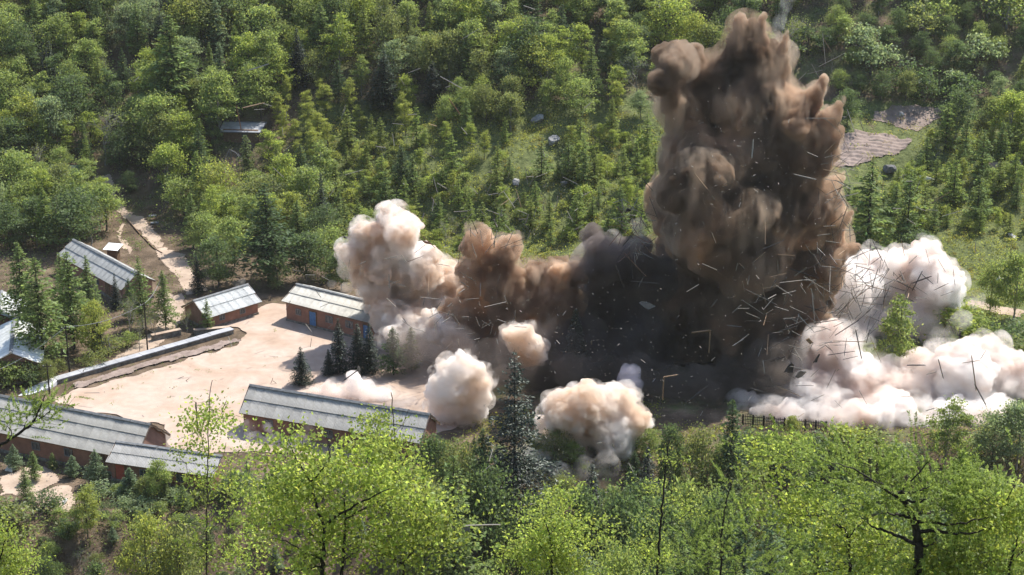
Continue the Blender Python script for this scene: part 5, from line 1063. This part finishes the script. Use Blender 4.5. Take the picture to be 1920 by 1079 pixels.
dust('steam_wisp', 'small pale wisp over the white roof of the hut', 'steam', 218, [(440, 535, 9), (452, 528, 8), (462, 540, 7)], .14, [(1.5, .6), (.8, .3)], MD['steam'], 37, 1)
dust('dust_cloud', 'thin pale dust hanging left of the column above the dark smoke', 'dust cloud', 207, [(1120, 450, 22), (1100, 470, 20), (1150, 440, 16), (1180, 470, 24), (1200, 430, 18), (1210, 480, 24)], .18, [(2.4, .9), (1.1, .45)], MD['light_veil'], 39, 1)

# thin blast dust hanging in the whole valley
def haze():
    m, t, out = mat_new('valley_haze'); v = N_(t, 'ShaderNodeVolumePrincipled', Density=HAZE, Anisotropy=.2); v.inputs['Color'].default_value = (.93, .94, .95, 1)
    t.links.new(v.outputs[0], out.inputs['Volume'])
    b = MB(); b.box((0, 600, 66), (1440, 1840, 168)); tag(b.build('haze', m), 'thin pale haze of dust filling the valley', None, None, 'stuff')
if HAZE: haze()

# ------------------------------------------------------------------ debris
def plank_mesh(seed):
    r = random.Random(seed); m = MB(); n = 4
    xs = [-.5 + i / n + (r.uniform(-.06, .06) if 0 < i < n else 0) for i in range(n + 1)]
    off = [r.uniform(-.02, .02) for _ in xs]; wv = [.5 * r.uniform(.85, 1.1) for _ in xs]
    wv[-1] *= r.uniform(.35, .9); wv[0] *= r.uniform(.5, 1)
    for i, x in enumerate(xs):
        for sy, sz in ((-1, -1), (1, -1), (1, 1), (-1, 1)): m.v.append((x + (r.uniform(-.02, .02) if i in (0, n) else 0), sy * wv[i] + off[i] * 3, sz * .5 + off[i] * 2))
    for i in range(n):
        for k in range(4): m.f.append([i * 4 + k, i * 4 + (k + 1) % 4, i * 4 + 4 + (k + 1) % 4, i * 4 + 4 + k])
    m.f.append([3, 2, 1, 0]); m.f.append([n * 4 + k for k in range(4)])
    me = m.mesh('plank'); me.materials.append(M['wood']); return me
PLANKS = [plank_mesh(k) for k in range(8)]
PCOL = {'dark': (.050, .045, .042), 'grey': (.16, .152, .145), 'pale': (.38, .35, .31), 'tan': (.32, .22, .14), 'reddish': (.22, .115, .075)}
where_q = []
def plank(px, py, Y, L, ang, tilt, w, th, colr, label):
    """ang: direction in the picture plane in degrees, tilt: how far it points away"""
    if label is not None and where_q is not None: where_q.append((px, py, Y, L, ang, tilt, w, th, colr, label)); return
    o = bpy.data.objects.new('plank', PLANKS[random.randrange(8)]); COL.objects.link(o)
    o.location = at(px, py, Y); a = math.radians(ang); e = math.radians(tilt)
    d = Vector((math.cos(a) * math.cos(e), math.sin(e), math.sin(a) * math.cos(e)))
    o.rotation_mode = 'QUATERNION'; q = d.to_track_quat('X', 'Z'); q2 = Matrix.Rotation(random.uniform(0, 6.28), 3, 'X').to_quaternion()
    o.rotation_quaternion = q @ q2; o.scale = (L, w, th); o.color = (*PCOL[colr], 1)
    return tag(o, label, 'plank', 'planks and splinters flung by the blasts')

def facing(ang):
    a = ang % 180
    return 'level' if a < 22 or a > 158 else ('upright' if 68 < a < 112 else ('right-leaning' if a < 90 else 'left-leaning'))
SPLIT = []
def swarm(where, px, py, sx, sy, n, Y, dY, Lr, cols, seed, w=(.035, .085), th=(.02, .045), keep=1.0, dirn=None):
    r = np.random.default_rng(seed)
    for _ in range(n):
        x = px + r.normal(0, sx); y = py + r.normal(0, sy); L = r.uniform(*Lr) * (.72 if r.random() < .7 else 1.25); c = r.choice(cols)
        ang = r.uniform(0, 180) if dirn is None else dirn + r.normal(0, 30); tl = r.normal(0, 28)
        if r.random() > keep: SPLIT.append((x, y, Y + r.uniform(-dY, dY), L, ang, tl, r.uniform(*w), c)); continue
        lb = f"{'long' if L > sum(Lr) * .62 else 'short' if L < sum(Lr) * .38 else 'medium'} {c} {facing(ang)} plank {where}"
        plank(x, y, Y + r.uniform(-dY, dY), L, ang, tl, r.uniform(*w), r.uniform(*th), c, lb)
swarm('bristling at the left flank of the column', 1190, 440, 22, 42, 60, 195, 3, (1.2, 3.4), ['dark', 'dark', 'dark', 'reddish', 'grey'], 1)
swarm('along the right flank of the column', 1572, 380, 20, 80, 60, 194, 4, (1.2, 3.2), ['dark', 'grey', 'tan', 'pale'], 2)
swarm('over the dust below the right flank', 1585, 560, 42, 55, 110, 191, 5, (1.4, 3.6), ['dark', 'dark', 'dark', 'grey', 'tan'], 3)
swarm('over the white cloud behind the green tree', 1690, 525, 48, 40, 40, 198, 4, (1.4, 3.2), ['dark', 'dark', 'grey', 'tan'], 4)
swarm('across the lower right of the column', 1490, 620, 50, 65, 80, 187, 4, (1.3, 3.4), ['grey', 'pale', 'tan', 'dark', 'grey'], 5)
swarm('across the dark face of the column', 1370, 560, 75, 90, 26, 187, 3, (1.2, 2.8), ['tan', 'grey', 'grey', 'pale'], 6)
swarm('over the meadow below the rocks', 980, 385, 110, 45, 46, 209, 8, (.7, 2.2), ['pale', 'pale', 'grey', 'tan'], 7)
swarm('around the tip of the pointed brown plume', 930, 432, 34, 18, 22, 198, 2, (1.2, 2.8), ['dark', 'dark', 'grey', 'pale'], 8)
swarm('before the pale plume', 790, 520, 60, 45, 20, 198, 3, (.9, 2.4), ['dark', 'tan', 'grey', 'reddish'], 9)
swarm('in the dark dust beneath the pointed plume', 880, 620, 60, 40, 34, 190, 4, (.7, 2.0), ['pale', 'grey', 'tan'], 10, keep=.6)
swarm('over the white surge', 1700, 730, 110, 40, 16, 184, 3, (1.2, 3.2), ['dark', 'grey', 'tan'], 11)
swarm('above the brick shed', 620, 570, 70, 40, 16, 205, 4, (.8, 2.0), ['pale', 'grey', 'tan'], 12)
swarm('over the wooded slope', 700, 230, 160, 70, 30, 215, 14, (.8, 2.2), ['pale', 'tan', 'pale', 'grey'], 13)
swarm('above the right shoulder of the column', 1520, 150, 36, 60, 12, 205, 4, (1.4, 3.4), ['tan', 'pale', 'grey'], 14)
swarm('over the field', 1620, 300, 30, 50, 10, 205, 4, (1.4, 3.6), ['pale', 'tan', 'grey', 'dark'], 15)
swarm('below the big white puff', 1040, 920, 70, 40, 20, 158, 4, (.6, 1.6), ['pale', 'grey', 'tan'], 16)
swarm('lying over the yard', 400, 700, 100, 40, 14, 192, 4, (.5, 1.4), ['pale', 'dark', 'tan'], 17)
swarm('over the right meadow', 1720, 380, 60, 40, 14, 212, 6, (1.0, 2.6), ['dark', 'tan', 'pale'], 18)
for a in [(483, 127, 226, 2.9, 18, 0, 'pale', 'long pale plank flying high over the left woods'), (475, 198, 222, 2.8, 14, 0, 'tan', 'long tan plank flying over the flat roofed shack'), (448, 222, 224, 3.2, 98, 0, 'reddish', 'upright reddish pole beside the flat roofed shack'), (846, 155, 218, 2.9, 150, 0, 'pale', 'long pale plank over the slope above the pair of spruces'), (852, 200, 214, 2.4, 124, 0, 'reddish', 'reddish plank over the slope under the pair of spruces'),
          (1411, 279, 186, 1.9, 88, 0, 'pale', 'bright upright pale plank on the dark upper column'), (1509, 332, 187, 2.4, 166, 0, 'pale', 'bright nearly level pale plank on the right side of the column'), (1826, 700, 184, 4.2, 102, 0, 'tan', 'long upright tan pole sticking out of the white surge'), (1838, 740, 183, 2.8, 120, 0, 'dark', 'long dark pole leaning beside the tan one in the white surge'), (1764, 692, 184, 2.3, 108, 0, 'dark', 'dark pole leaning over the white surge'), (1718, 685, 184, 2.0, 0, 0, 'grey', 'level grey pole over the white surge'),
          (1610, 646, 186, 3.4, 104, 5, 'dark', 'pair of long dark boards falling left of the green tree'), (1588, 615, 188, 3.0, 36, 0, 'dark', 'long dark board slanting up over the dust left of the green tree'), (1720, 527, 200, 2.6, 68, 0, 'dark', 'long dark board crossing another over the white cloud'), (1728, 525, 200, 2.4, 22, 0, 'dark', 'long dark board crossed by a steeper one over the white cloud'), (1645, 470, 196, 2.8, 118, 0, 'grey', 'long grey board falling above the white cloud'), (658, 704, 186, 2.0, 38, 0, 'dark', 'dark plank stuck in the grey puffs by the yard spruces'), (583, 643, 199, 1.1, 80, 0, 'pale', 'short bright board in the air over the yard'), (905, 985, 150, 3.2, 2, 0, 'pale', 'long pale pole in the shade beside the bright maple')]:
    plank(*a[:6], .13, .08, a[6], a[7])

Q_ = sorted(where_q, key=lambda a: -a[3] * (a[6] + .1) / a[2]); where_q = None
for a in Q_[:290]: plank(*a)
for a in Q_[290:]: SPLIT.append((a[0], a[1], a[2], a[3], a[4], a[5], a[6], a[8]))

def frames():
    for px, py, Y, ang, lb in ((1243, 728, 181, 0, 'L-shaped timber frame piece hanging in the dark smoke'), (1330, 640, 186, 180, 'L-shaped timber corner in front of the dark column')):
        c = at(px, py, Y); r = tag(empty('timber_corner', c), lb, 'timber corner', 'timber corners flung by the blasts')
        m = MB(); m.bar((0, 0, -1.35), (.06, 0, 1.25), .13, .13); a = m.build('post', M['wood'], r); a.color = (.26, .18, .11, 1)
        m = MB(); m.bar((.06, 0, 1.25), (1.5 if ang == 0 else -1.9, .2, 1.42 if ang == 0 else .9), .12, .12); b = m.build('beam', M['wood'], r); b.color = (.28, .19, .12, 1)
    for k, (px, py, Y, w, h, rx, rz, colr, lb) in enumerate(((1212, 572, 190, 2.8, .9, -.3, -.25, 'grey', 'broken strip of grey roofing caught in the dark smoke'), (1482, 690, 187, 1.5, 1.3, .2, .4, 'dark', 'big dark grey wall fragment at the foot of the column'), (1500, 702, 186.6, 1.2, 1.2, .5, .2, 'grey', 'grey slab fragment beside the dark wall fragment'),
            (1516, 640, 187, 1.2, .7, .3, -.5, 'tan', 'torn brown wall piece above the slab fragments'), (1530, 672, 187, 1.0, .8, .1, .9, 'dark', 'small dark fragment over the white dust'), (1175, 395, 196, .9, .7, .4, .3, 'dark', 'dark sheet scrap at the left flank of the column'), (800, 455, 199, 1.4, .35, .1, -.5, 'reddish', 'splintered reddish beam end near the pale plume'), (876, 992, 151, 1.0, .7, -.4, .3, 'grey', 'torn roof sheet scrap beside the bright maple'))):
        rr = np.random.default_rng(k + 70); n = 9
        a = np.sort(rr.uniform(0, 6.28, n)); R = rr.uniform(.32, .62, n); m = MB()
        P = [(math.cos(t) * q * w, math.sin(t) * q * h) for t, q in zip(a, R)]
        m.poly([(x, -.05, z) for x, z in P]); m.poly([(x, .05, z) for x, z in P][::-1])
        for i in range(n): j = (i + 1) % n; m.poly([(P[j][0], -.05, P[j][1]), (P[i][0], -.05, P[i][1]), (P[i][0], .05, P[i][1]), (P[j][0], .05, P[j][1])])
        o = m.build('fragment', M['wood']); o.location = at(px, py, Y); o.rotation_euler = (rx, -rz, .3); o.color = (*PCOL[colr], 1); tag(o, lb, 'fragment', 'wall and roof fragments flung by the blasts')
frames()

def splinters():
    """the countless chips: one mass of little bars"""
    r = np.random.default_rng(41); m = MB(); cl = []
    for cx_, cy_, sx, sy, n, Y, dY in ((1370, 330, 55, 90, 300, 189, 4), (1330, 560, 130, 90, 170, 186, 3), (1120, 680, 130, 70, 330, 181, 5), (900, 600, 90, 60, 200, 190, 5), (1500, 450, 60, 90, 160, 192, 4), (1040, 900, 90, 50, 130, 160, 4), (980, 370, 120, 50, 90, 208, 6), (1480, 640, 50, 60, 160, 188, 3), (1640, 620, 90, 80, 90, 192, 5), (1250, 760, 90, 40, 120, 180, 3)):
        for _ in range(n):
            c = at(cx_ + r.normal(0, sx), cy_ + r.normal(0, sy), Y + r.uniform(-dY, dY)); L = r.choice([.03, .05, .08, .14, .28], p=[.42, .32, .16, .07, .03]); d = norm(r.normal(size=3)); m.bar(c - d * L, c + d * L, .04 if L < .1 else .06, .025)
    for x, y, Y, L, ang, tl, w, c in SPLIT:
        d = np.array([math.cos(math.radians(ang)), math.sin(math.radians(tl)), math.sin(math.radians(ang))]); c = at(x, y, Y); m.bar(c - d * L / 2, c + d * L / 2, w, .05)
    o = m.build('splinters', M['wood']); o.color = (.30, .275, .24, 1); tag(o, 'countless small pale chips and splinters in the air', None, None, 'stuff')
splinters()

# ------------------------------------------------------------------ labels: where several things still read alike, tell them apart by their order from the left
def unique_labels():
    ordn = ['leftmost', 'second from the left', 'third from the left', 'fourth from the left', 'fifth from the left', 'sixth from the left', 'seventh from the left', 'eighth from the left', 'ninth from the left', 'tenth from the left', 'eleventh from the left', 'twelfth from the left']
    by = {}
    for o in sc.objects:
        if o.parent is None and o.get('label') and o.get('group'): by.setdefault(o['label'], []).append(o)
    for lb, os_ in by.items():
        if len(os_) < 2 or len(os_) > 12: continue
        os_.sort(key=lambda o: float(proj(np.array(o.location))[0]))
        for i, o in enumerate(os_): w = (f"{'rightmost' if i == len(os_) - 1 else ordn[i]} {lb}").split(); o['label'] = ' '.join(w if len(w) <= 16 else [x for x in w if x not in ('the', 'of') or len(w) <= 16][:16])
unique_labels()
